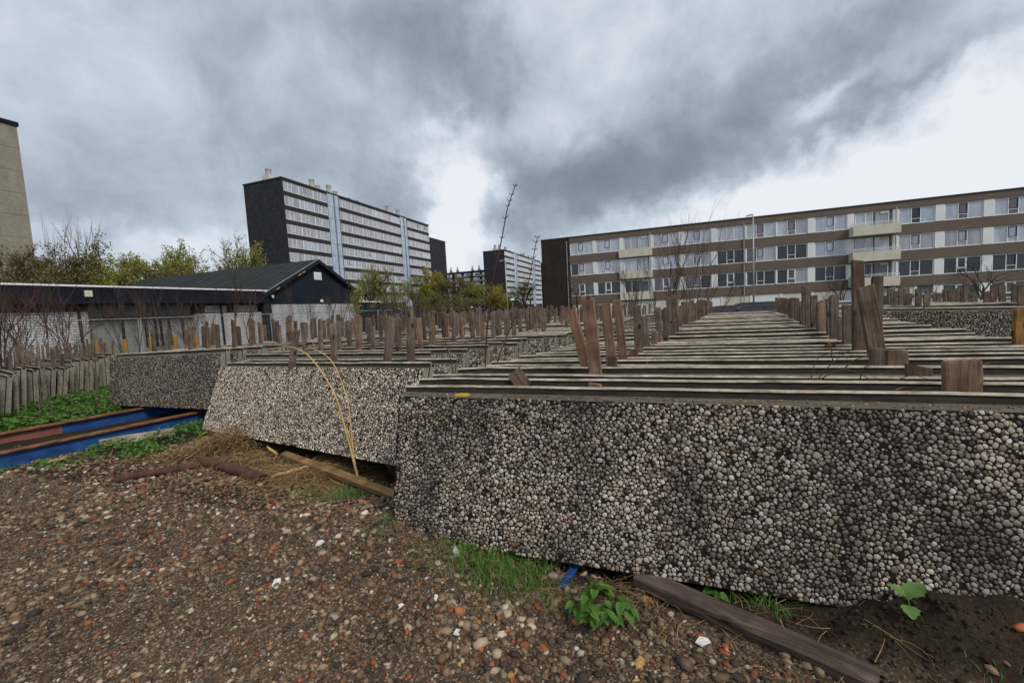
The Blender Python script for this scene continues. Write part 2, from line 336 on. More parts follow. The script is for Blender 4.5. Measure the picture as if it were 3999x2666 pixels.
# ------------------------------------------------------------------ builders
def link(name, me, parent=None, loc=None, rot=None):
    o = bpy.data.objects.new(name, me); COL.objects.link(o)
    if parent is not None: o.parent = parent
    if loc is not None: o.location = loc
    if rot is not None: o.rotation_euler = rot
    return o
def tag(o, label=None, cat=None, group=None, kind=None):
    if label: o['label'] = label
    if cat: o['category'] = cat
    if group: o['group'] = group
    if kind: o['kind'] = kind
    return o
def thing(name, label, cat, loc=(0, 0, 0), rot=(0, 0, 0), group=None):
    return tag(link(name, None, None, loc, rot), label, cat, group)
def mesh_np(name, V, F, m, tone=None, smooth=False):
    """V (n,3) floats, F (m,k) ints of one face size"""
    me = bpy.data.meshes.new(name); V = np.asarray(V, np.float32); F = np.asarray(F, np.int32)
    n, k = F.shape
    me.vertices.add(len(V)); me.vertices.foreach_set('co', V.ravel())
    me.loops.add(n * k); me.loops.foreach_set('vertex_index', F.ravel())
    me.polygons.add(n); me.polygons.foreach_set('loop_start', np.arange(0, n * k, k, dtype=np.int32))
    me.polygons.foreach_set('loop_total', np.full(n, k, np.int32))
    if smooth: me.polygons.foreach_set('use_smooth', np.ones(n, bool))
    me.update(calc_edges=True)
    if tone is not None:
        a = me.attributes.new('tone', 'FLOAT', 'POINT'); a.data.foreach_set('value', np.asarray(tone, np.float32))
    me.materials.append(m)
    return me
class MB:
    def __init__(s): s.v = []; s.f = []; s.mi = []; s.t = []
    def add(s, vs, fs, mi=0, tone=.5):
        o = len(s.v); s.v += [tuple(p) for p in vs]; s.t += [tone] * len(vs)
        for f in fs: s.f.append(tuple(i + o for i in f)); s.mi.append(mi)
    def box(s, a, b, mi=0, mtx=None, tone=.5):
        (x0, y0, z0), (x1, y1, z1) = a, b
        vs = [(x0, y0, z0), (x1, y0, z0), (x1, y1, z0), (x0, y1, z0), (x0, y0, z1), (x1, y0, z1), (x1, y1, z1), (x0, y1, z1)]
        if mtx is not None: vs = [mtx @ Vector(p) for p in vs]
        s.add(vs, [(0, 3, 2, 1), (4, 5, 6, 7), (0, 1, 5, 4), (1, 2, 6, 5), (2, 3, 7, 6), (3, 0, 4, 7)], mi, tone); return s
    def extrude(s, prof, x0, x1, mi=0, caps=True, mis=None):
        """closed (y,z) profile, counter-clockwise seen from +x, along x"""
        n = len(prof)
        vs = [(x0, y, z) for y, z in prof] + [(x1, y, z) for y, z in prof]; o = len(s.v); s.v += vs; s.t += [.5] * len(vs)
        for i in range(n):
            j = (i + 1) % n; s.f.append((o + i, o + n + i, o + n + j, o + j)[::-1]); s.mi.append(mis[i] if mis else mi)
        if caps:
            s.f.append(tuple(o + i for i in range(n))[::-1]); s.mi.append(mi); s.f.append(tuple(o + n + i for i in range(n))); s.mi.append(mi)
        return s
    def tube(s, pts, rads, n=4, mi=0, tone=.5, cap=True):
        pts = [Vector(p) for p in pts]; o = len(s.v); k = len(pts)
        for i, p in enumerate(pts):
            d = (pts[min(i + 1, k - 1)] - pts[max(i - 1, 0)])
            if d.length < 1e-9: d = Vector((0, 0, 1))
            d.normalize(); a = d.cross(Vector((0, 0, 1)) if abs(d.z) < .9 else Vector((1, 0, 0))); a.normalize(); b = d.cross(a)
            r = rads[i] if hasattr(rads, '__len__') else rads
            for j in range(n):
                t = 2 * math.pi * j / n; s.v.append(tuple(p + (a * math.cos(t) + b * math.sin(t)) * r)); s.t.append(tone)
        for i in range(k - 1):
            for j in range(n):
                j2 = (j + 1) % n; s.f.append((o + i * n + j, o + i * n + j2, o + (i + 1) * n + j2, o + (i + 1) * n + j)); s.mi.append(mi)
        if cap: s.f.append(tuple(o + j for j in range(n))[::-1]); s.mi.append(mi); s.f.append(tuple(o + (k - 1) * n + j for j in range(n))); s.mi.append(mi)
        return s
    def mesh(s, name, *mats, smooth=False, tone=False):
        me = bpy.data.meshes.new(name); me.from_pydata(s.v, [], s.f)
        for m in mats: me.materials.append(MT[m] if isinstance(m, str) else m)
        if len(mats) > 1: me.polygons.foreach_set('material_index', s.mi)
        if smooth: me.polygons.foreach_set('use_smooth', [True] * len(s.f))
        if tone: a = me.attributes.new('tone', 'FLOAT', 'POINT'); a.data.foreach_set('value', s.t)
        me.update(); return me
    def build(s, name, *mats, parent=None, loc=None, rot=None, smooth=False, tone=False):
        return link(name, s.mesh(name, *mats, smooth=smooth, tone=tone), parent, loc, rot)
def B(name, a, b, m, parent=None, loc=None, rot=None): return MB().box(a, b).build(name, m, parent=parent, loc=loc, rot=rot)
def pick(lo, hi): return lo + (hi - lo) * random.random()

# ------------------------------------------------------------------ ground
def vnoise(x, y, s, seed):
    """smooth value noise, vectorised"""
    x = np.asarray(x, float) * s; y = np.asarray(y, float) * s
    xi = np.floor(x).astype(int); yi = np.floor(y).astype(int); fx = x - xi; fy = y - yi
    fx = fx * fx * (3 - 2 * fx); fy = fy * fy * (3 - 2 * fy)
    def hsh(i, j):
        q = np.sin(i * 127.1 + j * 311.7 + seed * 74.7) * 43758.5453; return q - np.floor(q)
    a, b, c, d = hsh(xi, yi), hsh(xi + 1, yi), hsh(xi, yi + 1), hsh(xi + 1, yi + 1)
    return a + (b - a) * fx + (c - a) * fy + (a - b - c + d) * fx * fy
def gh(x, y):
    x = np.asarray(x, float); y = np.asarray(y, float)
    g = lambda cx, cy, sx, sy: np.exp(-.5 * (((x - cx) / sx) ** 2 + ((y - cy) / sy) ** 2))
    h = .17 * g(-2.0, 2.50, .50, .30) + .24 * g(1.42, 2.38, .40, .24) + .16 * g(-12.3, 3.9, 1.3, 1.2)
    near = np.clip(1 - np.abs(y - 3) / 9, 0, 1)
    h += near * ((vnoise(x, y, 1.7, 1) - .5) * .05 + (vnoise(x, y, 6, 2) - .5) * .025 + (vnoise(x, y, 19, 3) - .5) * .010)
    h += g(1.2, 2.2, .6, .35) * ((vnoise(x, y, 11, 5) - .5) * .06 + (vnoise(x, y, 33, 6) - .5) * .025)
    t = np.clip((y - 18.5) / 3, 0, 1); h -= .45 * t * t * (3 - 2 * t)
    return h
def g1(x, y): return float(gh(np.array([x]), np.array([y]))[0])
xs = np.unique(np.concatenate([np.linspace(-2500, -60, 14), np.linspace(-60, -12, 30), np.linspace(-12, -3, 110), np.linspace(-3, 2.6, 150), np.linspace(2.6, 14, 40), np.linspace(14, 80, 20), np.linspace(80, 2500, 14)]))
ys = np.unique(np.concatenate([np.linspace(-2500, -40, 8), np.linspace(-40, -1, 14), np.linspace(-1, 3.6, 115), np.linspace(3.6, 9, 45), np.linspace(9, 30, 40), np.linspace(30, 150, 20), np.linspace(150, 3000, 14)]))
GX, GY = np.meshgrid(xs, ys); V = np.stack([GX, GY, gh(GX, GY)], -1).reshape(-1, 3)
nx, ny = len(xs), len(ys); I = np.arange(nx * ny).reshape(ny, nx)
F = np.stack([I[:-1, :-1], I[:-1, 1:], I[1:, 1:], I[1:, :-1]], -1).reshape(-1, 4)
sx_, sy_ = V[:, 0], V[:, 1]; wob = (vnoise(sx_, sy_, 3.1, 41) - .5) * .35 + (vnoise(sx_, sy_, 9, 42) - .5) * .18
heap = np.clip(1.25 - np.hypot((sx_ - 1.35) / 1.15, (sy_ - 2.28) / .34) + wob, 0, 1); foot = np.clip(1 - (2.42 - sy_) / .20 + wob, 0, 1) * (sx_ > -1.2) * (sy_ < 3)
bfoot = np.clip(1 - np.abs(sy_ - (3.25 + (-2.3 - sx_) * .2)) / .45 + wob, 0, 1) * (sx_ < -2) * (sx_ > -8); soil_mask = np.clip(np.maximum(np.maximum(heap, foot), np.maximum(bfoot, (sy_ > 2.5) * (sy_ < 12))) * 1.4, 0, 1)
tag(link('ground', mesh_np('ground', V, F, MT['ground'], soil_mask, smooth=True)), kind='structure')
rd = B('road', (-160, 24, -.440), (160, 36, -.436), 'asphalt'); tag(rd, kind='structure')

# ------------------------------------------------------------------ pebbles packed on a rectangle (power-diagram cells)
def pebble_field(W, H, s, seed, n=10, hole=.03, shrink=.93, flat=False):
    r = np.random.default_rng(seed); ny = int(H / (s * .87)) + 1; nx = int(W / s) + 1
    J, I = np.meshgrid(np.arange(ny), np.arange(nx), indexing='ij')
    px = (I + .5 * (J % 2)) * s + r.normal(0, .30 * s, I.shape); pz = (J + .5) * s * .87 + r.normal(0, .28 * s, I.shape)
    wgt = np.clip(r.normal(0, .42, I.shape), -.75, 1.5) * s * s * .62
    P = 3; pad = lambda a: np.pad(a, P, constant_values=np.nan)
    ax, azz, aw = pad(px), pad(pz), pad(wgt); th = np.arange(n) * 2 * np.pi / n + r.random(I.shape)[..., None] * .6
    rr = np.full(I.shape + (n,), s * 1.05)
    for dj in (-2, -1, 0, 1, 2):
        for di in (-2, -1, 0, 1, 2):
            if di == dj == 0: continue
            qx = ax[P + dj:P + dj + ny, P + di:P + di + nx] - px; qz = azz[P + dj:P + dj + ny, P + di:P + di + nx] - pz; qw = aw[P + dj:P + dj + ny, P + di:P + di + nx]
            d = np.hypot(qx, qz); ph = np.arctan2(qz, qx); b = d / 2 + (wgt - qw) / (2 * np.maximum(d, s * .3))
            cs = np.cos(th - ph[..., None]); lim = np.where(cs > .08, b[..., None] / np.maximum(cs, .08), np.inf)
            rr = np.fmin(rr, np.where(np.isnan(lim), np.inf, lim))
    rr = np.clip(rr, .14 * s, None)
    rr = (np.roll(rr, 1, -1) + 9 * rr + np.roll(rr, -1, -1)) / 11
    el_ = r.uniform(0, .36, I.shape)[..., None]; fi = r.uniform(0, 3.1416, I.shape)[..., None]; rr = rr * (1 - el_ * np.sin(th - fi) ** 2)
    rr = rr * shrink * r.uniform(.86, 1.0, I.shape)[..., None]
    keep = ((r.random(I.shape) > hole) & (px > .01) & (px < W - .005) & (pz > .004) & (pz < H - .004)).ravel()
    px, pz, rr, th = px.ravel()[keep], pz.ravel()[keep], rr.reshape(-1, n)[keep], th.reshape(-1, n)[keep]
    k = len(px); m = rr.mean(1); hh = m * r.uniform(.22, .46, k)
    def ring(f, hf, jx=0):
        return np.stack([np.clip(px[:, None] + rr * f * np.cos(th), 0, W), -hh[:, None] * hf + np.zeros((1, n)), np.clip(pz[:, None] + rr * f * np.sin(th), 0, H)], -1)
    top = np.stack([px + m * r.normal(0, .12, k), -hh, pz + m * r.normal(0, .12, k)], -1)[:, None]
    nr = 2 if flat else 3
    V = np.concatenate([ring(1, -.1), ring(.66, .85), top] if flat else [ring(1, -.1), ring(.93, .6), ring(.64, .95), top], 1)
    j = np.arange(n); j2 = (j + 1) % n; T = []
    for a in range(nr - 1):
        T += [np.stack([a * n + j, a * n + j2, (a + 1) * n + j2], -1), np.stack([a * n + j, (a + 1) * n + j2, (a + 1) * n + j], -1)]
    T.append(np.stack([(nr - 1) * n + j, (nr - 1) * n + j2, np.full(n, nr * n)], -1)); T = np.concatenate(T)
    tone = np.clip(r.beta(1.6, 1.5, k) * .94 + (r.random(k) < .035) * r.uniform(.0, .6, k), 0, 1); tone = np.where(r.random(k) < .02, r.uniform(.955, 1, k), np.minimum(tone, .944))
    tone = np.where(r.random(k) < .13, r.uniform(0, .2, k), tone)
    return V, T, tone, m
def add_pebbles(root, W, H, s, seed, m, singles, camloc, n=10, shrink=.93, xr=None, flat=False):
    V, T, tone, rad = pebble_field(W, H, s, seed, n, shrink=shrink, flat=flat); k, nv, _ = V.shape
    sel = np.zeros(k, bool)
    if singles:
        mw = np.array(root.matrix_basis); c = V[:, -1] @ mw[:3, :3].T + mw[:3, 3]
        score = rad / np.linalg.norm(c - camloc, axis=1)
        if xr is not None: score[(c[:, 0] > xr[1]) | (c[:, 0] < xr[0])] = 0
        sel[np.argsort(-score)[:singles]] = True
    for i in np.where(sel)[0]:
        link('pebble', mesh_np('pebble', V[i], T, m, np.full(nv, tone[i]), False), root)
    i = np.where(~sel)[0]
    F = (T[None] + (np.arange(len(i)) * nv)[:, None, None]).reshape(-1, 3)
    tag(link('pebble_facing', mesh_np('pebble_facing', V[i].reshape(-1, 3), F, m, np.repeat(tone[i], nv), False), root), kind='stuff')
CAMP = np.array([0, 0, 1.65])

# ------------------------------------------------------------------ precast panels
def slab_mesh(W, H, facing):
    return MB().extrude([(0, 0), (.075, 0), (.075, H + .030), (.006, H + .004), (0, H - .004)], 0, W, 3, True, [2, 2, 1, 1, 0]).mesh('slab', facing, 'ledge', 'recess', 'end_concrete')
def rim_mesh(W, H, seed):
    """raised concrete edge behind the pebbled slab: two strips with a groove, slightly chipped along its length"""
    r = random.Random(seed); mb = MB(); n = 14; X = [W * i / n for i in range(n + 1)]
    prof = lambda j: [(.087, .02), (.150, .02), (.150, H + .070 + j), (.139, H + .074 + j), (.137, H + .044), (.104, H + .040), (.097, H + .086 + j), (.080, H + .088 + j), (.078, H + .072 + j), (.088, H + .066)]
    jit = [r.gauss(0, .0022) for _ in X]; jit[0] -= .012; o = 0; k = 10
    for x, j in zip(X, jit): mb.v += [(x, y + r.gauss(0, .0008), z) for y, z in prof(j)]; mb.t += [.5] * k
    mis = [2, 2, 1, 2, 2, 2, 0, 0, 2, 2]
    for i in range(n):
        for a in range(k):
            b = (a + 1) % k; mb.f.append((i * k + a, i * k + b, (i + 1) * k + b, (i + 1) * k + a)); mb.mi.append(mis[a])
    mb.f.append(tuple(range(k))); mb.mi.append(3); mb.f.append(tuple(n * k + a for a in range(k))[::-1]); mb.mi.append(3)
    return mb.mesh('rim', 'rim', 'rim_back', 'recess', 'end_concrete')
ORD = ('', '', '', 'third', 'fourth', 'fifth', 'sixth', 'seventh', 'eighth', 'ninth', 'tenth', 'eleventh', 'twelfth', 'thirteenth', 'fourteenth', 'fifteenth', 'sixteenth')
def nth(i, where, rest): return f'{ORD[i + 1]} panel edge from the front of the {where}' if 2 <= i <= 15 else rest
def place(name, label, loc, yaw, lean, roll, group):
    o = thing(name, label, 'concrete panel', loc, (0, 0, 0), group)
    o.rotation_mode = 'YXZ'; o.rotation_euler = (R_(-lean), R_(-roll), R_(yaw))
    bpy_m = Euler(o.rotation_euler, 'YXZ').to_matrix().to_4x4(); bpy_m.translation = loc; o.matrix_basis = bpy_m
    return o
def panel(label, loc, yaw, lean, roll, W, H, slab, rim, group, marks=()):
    o = place('facade_element', label, loc, yaw, lean, roll, group)
    link('slab', slab, o); link('rim', rim, o)
    for x in marks:
        a = (.012, .71) if x > 0 else (.02, .8)
        mk = MB().box((x, .018, H * .62), (x + .002, .060, H * .80)).build('paint_mark', 'paint_mark', parent=o)
    return o
def topof(o, x, H, y=.11): return o.matrix_basis @ Vector((x, y + .012, H + .085))
def interp(t, tab):
    return float(np.interp(t, [a for a, b in tab], [b for a, b in tab]))

# right-hand stack (the near one)
WC, HC = 4.40, .99
slabC = slab_mesh(WC, HC, MT['mortar']); slabCf = slab_mesh(WC, HC, MT['pebbled_face']); rimsC = [rim_mesh(WC, HC, i) for i in range(5)]
XC = [(2.57, -1.85), (2.85, -1.90), (3.13, -1.93), (3.41, -1.80), (3.63, -1.74), (4.15, -1.60), (4.64, -1.46), (5.12, -1.25), (7.2, -.90), (10.35, -.25), (17, .98)]
GRC = 'concrete panels in the right-hand stack'; stackC = []
for i in range(55):
    y = 2.366 + .262 * i + (random.gauss(0, .006) if i else 0); lean = 12 if i < 3 else 12 + random.gauss(0, 1.5)
    z = .08 + (0 if i == 0 else random.gauss(0, .014)); x = interp(y + .2, XC) + (random.gauss(0, .03) if i > 2 else 0)
    if i in (22, 33): z -= .02
    lab = {0: 'dark pebbled concrete panel at the front of the right-hand stack, nearest of all', 1: 'second concrete panel of the right-hand stack, with a tilted wood offcut in front of it',
           54: 'last concrete panel at the far end of the right-hand stack'}.get(i, nth(i, 'right-hand stack with the nearest dark face', 'pebbled concrete panel standing on edge inside the right-hand stack'))
    o = panel(lab, (x, y, z), 0 if i < 2 else random.gauss(0, .30), lean, 0 if i < 2 else random.gauss(0, .16), WC, HC, slabC if i == 0 else slabCf, rimsC[i % 5], GRC); stackC.append(o)
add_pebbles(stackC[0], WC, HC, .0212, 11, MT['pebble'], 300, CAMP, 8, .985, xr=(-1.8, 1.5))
# lichen and loose chippings on the ledge of the front panel
li = MB(); fr = random.Random(3)
n = 26; ring = [(.50 + .062 * math.cos(2 * math.pi * a / n) * fr.uniform(.75, 1.1) + .010, .038 + .034 * math.sin(2 * math.pi * a / n) * fr.uniform(.7, 1.1)) for a in range(n)]
li.add([(x, y, HC + .0065 + .39 * (y - .006)) for x, y in ring] + [(x, y, HC + .0030 + .39 * (y - .006)) for x, y in ring], [tuple(range(n))] + [(a, a + n, (a + 1) % n + n, (a + 1) % n) for a in range(n)])
for _ in range(13):
    cx, cy, r0 = fr.uniform(.6, 3.3), fr.uniform(.012, .066), fr.uniform(.004, .009); k = 7
    rg = [(cx + 1.6 * r0 * math.cos(6.283 * a / k) * fr.uniform(.6, 1.1), cy + r0 * .7 * math.sin(6.283 * a / k) * fr.uniform(.6, 1.1)) for a in range(k)]
    li.add([(x, y, HC + .0060 + .39 * (y - .006)) for x, y in rg], [tuple(range(k))])
li.build('lichen', 'lichen', parent=stackC[0])
rl = np.random.default_rng(8); LEDGE_N = 420
# left-middle stack
WB, HB = 4.25, .94; WB2 = 3.75
slabB0 = slab_mesh(WB, HB, MT['mortar']); slabB1 = slab_mesh(WB, HB, MT['pebbled_face']); slabB = slab_mesh(WB2, HB, MT['pebbled_face'])
rimB0 = [rim_mesh(WB, HB, 20), rim_mesh(WB, HB, 21)]; rimsB = [rim_mesh(WB2, HB, 30 + i) for i in range(5)]
XRB = [(5.07, -2.97), (5.4, -2.72), (5.9, -2.48), (6.35, -2.22), (6.9, -2.17), (7.2, -1.78), (8.07, -1.62), (11.4, -1.25), (13.8, -.88), (19, .05)]
GRB = 'concrete panels in the middle stack'; stackB = []
o = panel('pale pebbled concrete panel leaning back at the front of the middle stack', (-6.40, 4.05, .13), -12.8, 21.2, 1.5, WB, HB, slabB0, rimB0[0], GRB, (WB,)); stackB.append(o)
add_pebbles(o, WB, HB, .0225, 12, MT['pebble_light'], 300, CAMP, 7, 1.05, flat=True)
o = panel('second concrete panel of the middle stack, leaning back behind the pale front one', (-6.32, 4.31, .12), -10.5, 19, 1.2, WB, HB, slabB1, rimB0[1], GRB, (WB,)); stackB.append(o)
y = 4.78
for i in range(2, 50):
    if i in (23, 37): y += .75
    xr = interp(y + .2, XRB) + random.gauss(0, .05)
    o = panel('third concrete panel of the middle stack, set apart behind the two leaning ones' if i == 2 else nth(i, 'middle stack with the pale face', 'pebbled concrete panel standing on edge inside the middle stack'),
              (xr - WB2, y, .13 + random.gauss(0, .012)), -2 if i < 5 else random.gauss(0, .4), 11 + random.gauss(0, 1), 0, WB2, HB, slabB, rimsB[i % 5], GRB, (WB2,) if i < 16 else ()); stackB.append(o)
    y += .262
# far-left stack
WA, HA = 3.42, .90
slabA0 = slab_mesh(WA, HA, MT['mortar']); slabA = slab_mesh(WA, HA, MT['pebbled_face']); rimsA = [rim_mesh(WA, HA, 50 + i) for i in range(5)]
GRA = 'concrete panels in the left stack'; stackA = []
y = 4.761
for i in range(50):
    if i in (17, 34): y += .7
    if i == 0: o = panel('grey-brown pebbled concrete panel at the front of the left stack, above the blue beams', (-10.043, 4.761, .203), -4.2, 6.4, 1.4, WA, HA, slabA0, rimsA[0], GRA, (WA,))
    else: o = panel('second panel edge, right behind the grey-brown front panel of the left stack' if i == 1 else nth(i, 'left stack above the blue beams', 'pebbled concrete panel standing on edge inside the left stack'), (-10.05 + .19 * (y - 4.76) + .12 * min(i, 6) / 6 + random.gauss(0, .05), y, .20 + random.gauss(0, .012)), -4.2 + min(i, 8) * .45, 7 + random.gauss(0, .8), 1.4 - min(i, 8) * .15, WA, HA, slabA, rimsA[i % 5], GRA, (WA,) if i < 14 else ())
    stackA.append(o); y += .262
add_pebbles(stackA[0], WA, HA, .0245, 13, MT['pebble_mid'], 0, CAMP, 6, 1.0, flat=True)
# turned stack at the far left, ends facing the yard
WZ, HZ = 4.2, .82
slabZ = slab_mesh(WZ, HZ, MT['pebbled_face']); rimsZ = [rim_mesh(WZ, HZ, 70 + i) for i in range(4)]; stackZ = []
for i in range(19):
    q = random.uniform(-.09, .09); e = Vector((-10.45 - .215 * i + q * .9 + random.gauss(0, .02), 3.12 + .215 * i - q * .24 + random.gauss(0, .02), 0)); yaw = -14 + random.gauss(0, .6)
    base = e - Vector((WZ * math.cos(R_(yaw)), WZ * math.sin(R_(yaw)), 0))
    stackZ.append(panel(('nearest ribbed panel end of the turned stack at the left edge', 'second nearest ribbed panel end of the turned stack at the left edge')[i] if i < 2 else nth(i, 'turned stack at the left edge', 'ribbed panel end far back in the turned stack at the left edge'), (base.x, base.y, .05 + random.gauss(0, .028)), yaw, 5 + random.gauss(0, 2.2), random.gauss(0, .5), WZ, HZ, slabZ, rimsZ[i % 4], 'concrete panels in the turned stack', ()))
# stack at the right, further back
WD, HD = 4.4, 1.02
slabD0 = slab_mesh(WD, HD, MT['mortar']); slabD = slab_mesh(WD, HD, MT['pebbled_face']); rimsD = [rim_mesh(WD, HD, 90 + i) for i in range(3)]; stackD = []
for i in range(22):
    stackD.append(panel('brown pebbled concrete panel facing the yard at the front of the far right stack' if i == 0 else ('second panel edge right behind the brown front panel of the far right stack' if i == 1 else nth(i, 'far right stack', 'concrete panel standing on edge inside the far right stack')),
        (4.55 + .15 * i * .26 + random.gauss(0, .03), 12.0 + .262 * i, .12 + random.gauss(0, .01)), 0, 6, -2.0 if i < 3 else -.8, WD, HD, slabD0 if i == 0 else slabD, rimsD[i % 3], 'concrete panels in the far right stack'))
add_pebbles(stackD[0], WD, HD, .034, 14, MT['pebble_mid'], 0, CAMP, 6, 1.0, flat=True)
for i in range(16):   # the row beyond it
    stackD.append(panel('concrete panel on edge in the low row beyond the far right stack', (9.6 + .05 * i, 13.2 + .262 * i, .02), 0, 6, 0, WD, HD, slabD, rimsD[i % 3], 'concrete panels in the low right row'))

# ------------------------------------------------------------------ wooden stakes between the panels
def stake_mesh(w_, t, h, below, r):
    """sawn slat: slightly uneven sides, chipped or slanted top"""
    mb = MB(); sl = r.uniform(-.25, .25) * w_ * (1 if r.random() < .5 else .25); bow = r.gauss(0, .006); lv = [-below, 0, h * .5, h - .012, h]; o = 0
    for i, z in enumerate(lv):
        k = 1 if i < 4 else .93; c = .005; f = 1 + r.gauss(0, .012)
        a, b = w_ / 2 * f, t / 2 * f; dx = bow * (z / max(h, .1)) ** 2 + (r.gauss(0, .002)); top = 1 if i >= 3 else 0
        pr = [(-a + c, -b), (a - c, -b), (a, -b + c), (a, b - c), (a - c, b), (-a + c, b), (-a, b - c), (-a, -b + c)]
        mb.v += [(x * k + dx, y_ * k, z + top * sl * x / w_ + (r.gauss(0, .003) if i == 4 else 0)) for x, y_ in pr]; mb.t += [.5] * 8
    for i in range(4):
        for j in range(8): mb.f.append((i * 8 + j, i * 8 + (j + 1) % 8, i * 8 + 8 + (j + 1) % 8, i * 8 + 8 + j)); mb.mi.append(0)
    mb.f.append(tuple(32 + j for j in range(8))); mb.mi.append(0); mb.f.append(tuple(range(8))[::-1]); mb.mi.append(0)
    return mb
sr = random.Random(21)
def stake(x, y, z, h, w_=.088, t=.042, lean=0.0, back=3.0, yaw=0.0, label='', group=None, m='stake', below=.30):
    o = stake_mesh(w_, t, h, below, sr).build('wooden_stake', m)
    o.location = (x, y, z); o.rotation_euler = (R_(-back), R_(lean), R_(yaw + sr.gauss(0, 5)))
    return tag(o, label, 'wooden stake', group)
def gap(st, i, H, xoff):
    p = topof(st[i], xoff, H, .19); return p
GL = 'stakes in the left row of the right-hand stack'; LL = 'weathered wooden stake in the left row of the right-hand stack'
def sc_(i, x, h, w_=.088, lean=0, dy=0, lab=LL, m='stake', back=3, t=.042, st=stackC, H=HC, grp=GL):
    p = topof(st[i], 0, H, .195 + dy); return stake(x, p.y, p.z - .03, h, w_, t, lean, back, 0, lab, grp, m)
# near group: measured one by one
sc_(0, -.43, .055, .09, 2, 0, 'short sawn stub between the first two panels, left of the big stakes', 'stake_red')
sc_(2, -.50, .66, .10, -4, 0, 'tall thick reddish stake standing foremost in the left row of the right-hand stack', 'stake_red')
sc_(3, -.62, .56, .085, -12, .02, 'reddish stake with a big dark knot, leaning left behind the tall foremost one', 'stake_red')
sc_(3, -.40, .13, .09, 1, -.03, 'short dark stub leaning on the foremost group of tall stakes', 'stake')
sc_(4, -.42, .60, .085, -6, 0, 'reddish stake with rounded top just right of the tall foremost stake', 'stake_red')
sc_(5, -.34, .62, .08, -5, .0, 'thin-edged reddish stake, hindmost of the foremost group', 'stake_red')
sc_(6, -.27, .13, .085, 3, 0, 'short brown stub just before the second group of stakes', 'stake_red')
sc_(7, -.22, .55, .085, -2, 0, 'broad grey-brown stake with a split low on its face, first of the second group')
sc_(9, -.16, .40, .078, -2, 0, 'dark mid-height stake just behind the first of the second group')
sc_(10, -.08, .21, .08, 2, 0, 'knee-high brown stake in the second group of the left row', 'stake_red')
sc_(11, -.03, .50, .078, 1, 0, 'grey stake between the short brown one and the banded one in the left row')
sc_(12, .06, .50, .078, 2, 0, 'stake with dark bands across its upper half in the left row')
sc_(16, .17, .30, .10, 0, 0, 'broad low stake just before the tall dense run of the left row')
for i in range(18, 54):
    y = topof(stackC[i], 0, HC, .19).y
    if sr.random() < .93: sc_(i, .15 + .172 * (y - 7.47) + sr.gauss(0, .03), (.66 if i < 22 else .50) + sr.gauss(0, .05), .085 + sr.gauss(0, .006), sr.gauss(0, 2))
GR2 = 'stakes in the right row of the right-hand stack'; LR2 = 'weathered wooden stake in the right row of the right-hand stack'
for a in ((0, 1.475, .20, .150, -1, 0, 'broad stub with one dark knot, nearest stake on the right'), (2, 1.54, .10, .125, 0, 0, 'low flat-topped stub second from the right on the near stack'),
          (3, 1.545, .155, .122, 0, 0, 'cracked stub with a curved top, third from the right on the near stack'), (4, 1.53, .15, .10, 2, -.02, 'reddish stub at the foot of the leaning stake with a broken tip'),
          (5, 1.64, .62, .115, -8, 0, 'stout stake with a broken knobbly tip, leaning left in the right row'), (6, 1.74, .72, .075, 2, 0, 'tall thin stake behind the leaning one with a broken tip'),
          (7, 1.70, .86, .092, 1, 0, 'tallest stake of the right row, with a dark knot below its top'), (8, 1.78, .50, .07, 3, 0, 'plain stake just left of the tallest one in the right row')):
    sc_(*a[:6], a[6], grp=GR2)
# broken tip: a splintered knob on the leaning stake
for i in range(9, 54):
    y = topof(stackC[i], 0, HC, .19).y; h = .46 + sr.gauss(0, .07)
    if i in (10, 12): h = .28
    if i == 19: h = .72
    if i == 20: h = .70
    if sr.random() < .93: sc_(i, 1.76 + .172 * (y - 4.85) + sr.gauss(0, .03), h, .088 + sr.gauss(0, .008), sr.gauss(0, 1.5), grp=GR2,
        lab='taller stake sticking up above its neighbours in the right row' if i in (19, 20) else LR2)
stake(2.95, 4.90, 1.10, .32, .062, .045, 0, 1, 0, 'orange-brown timber stake at the right edge of the near stack', None, 'orange_wood')
# tilted offcut lying between the first two panels
ob = MB().box((-.055, -.03, -.06), (.055, .03, .085)).build('wood_offcut', 'plank'); tag(ob, 'tilted wood offcut wedged between the first two panels', 'wood offcut')
ob.location = (-.985, 2.86, 1.115); ob.rotation_euler = (R_(-12), R_(-34), R_(20))
# middle stack rows
GM1, GM2 = 'stakes in the left row of the middle stack', 'stakes in the right row of the middle stack'
def row(st, H, xf, rng_, hm, grp, lab, prob=.9, hs=.05, m='stake', lean=1.6, wm=.085, zmin=.0):
    for i in rng_:
        p = topof(st[i], 0, H, .195)
        if sr.random() < prob: stake(xf(p.y) + sr.gauss(0, .04), p.y, p.z - .03, max(.1, hm + sr.gauss(0, hs)), wm + sr.gauss(0, .006), .044, sr.gauss(0, lean), 3, 0, lab, grp, m)
p = topof(stackB[0], 1.9, HB, .19)
stake(-4.45, 3.98, 1.06, .47, .088, .045, 10, 6, 0, 'grey stake leaning right behind the pale front panel of the middle stack', GM1)
stake(-4.02, 4.25, 1.06, .52, .085, .045, 0, 4, 0, 'upright stake beside the leaning grey one behind the pale front panel', GM1)
stake(-2.86, 3.78, 1.07, .56, .09, .045, 10, 6, 0, 'stake leaning right near the right end of the pale front panel', GM2)
stake(-2.68, 4.00, 1.08, .66, .09, .045, 0, 4, 0, 'tall upright stake near the right end of the pale front panel', GM2)
LB1, LB2 = 'weathered wooden stake in the left row of the middle stack', 'weathered wooden stake in the right row of the middle stack'
row(stackB, HB, lambda y: -5.40 + .17 * (y - 5.4), range(2, 50), .54, GM1, LB1, wm=.078)
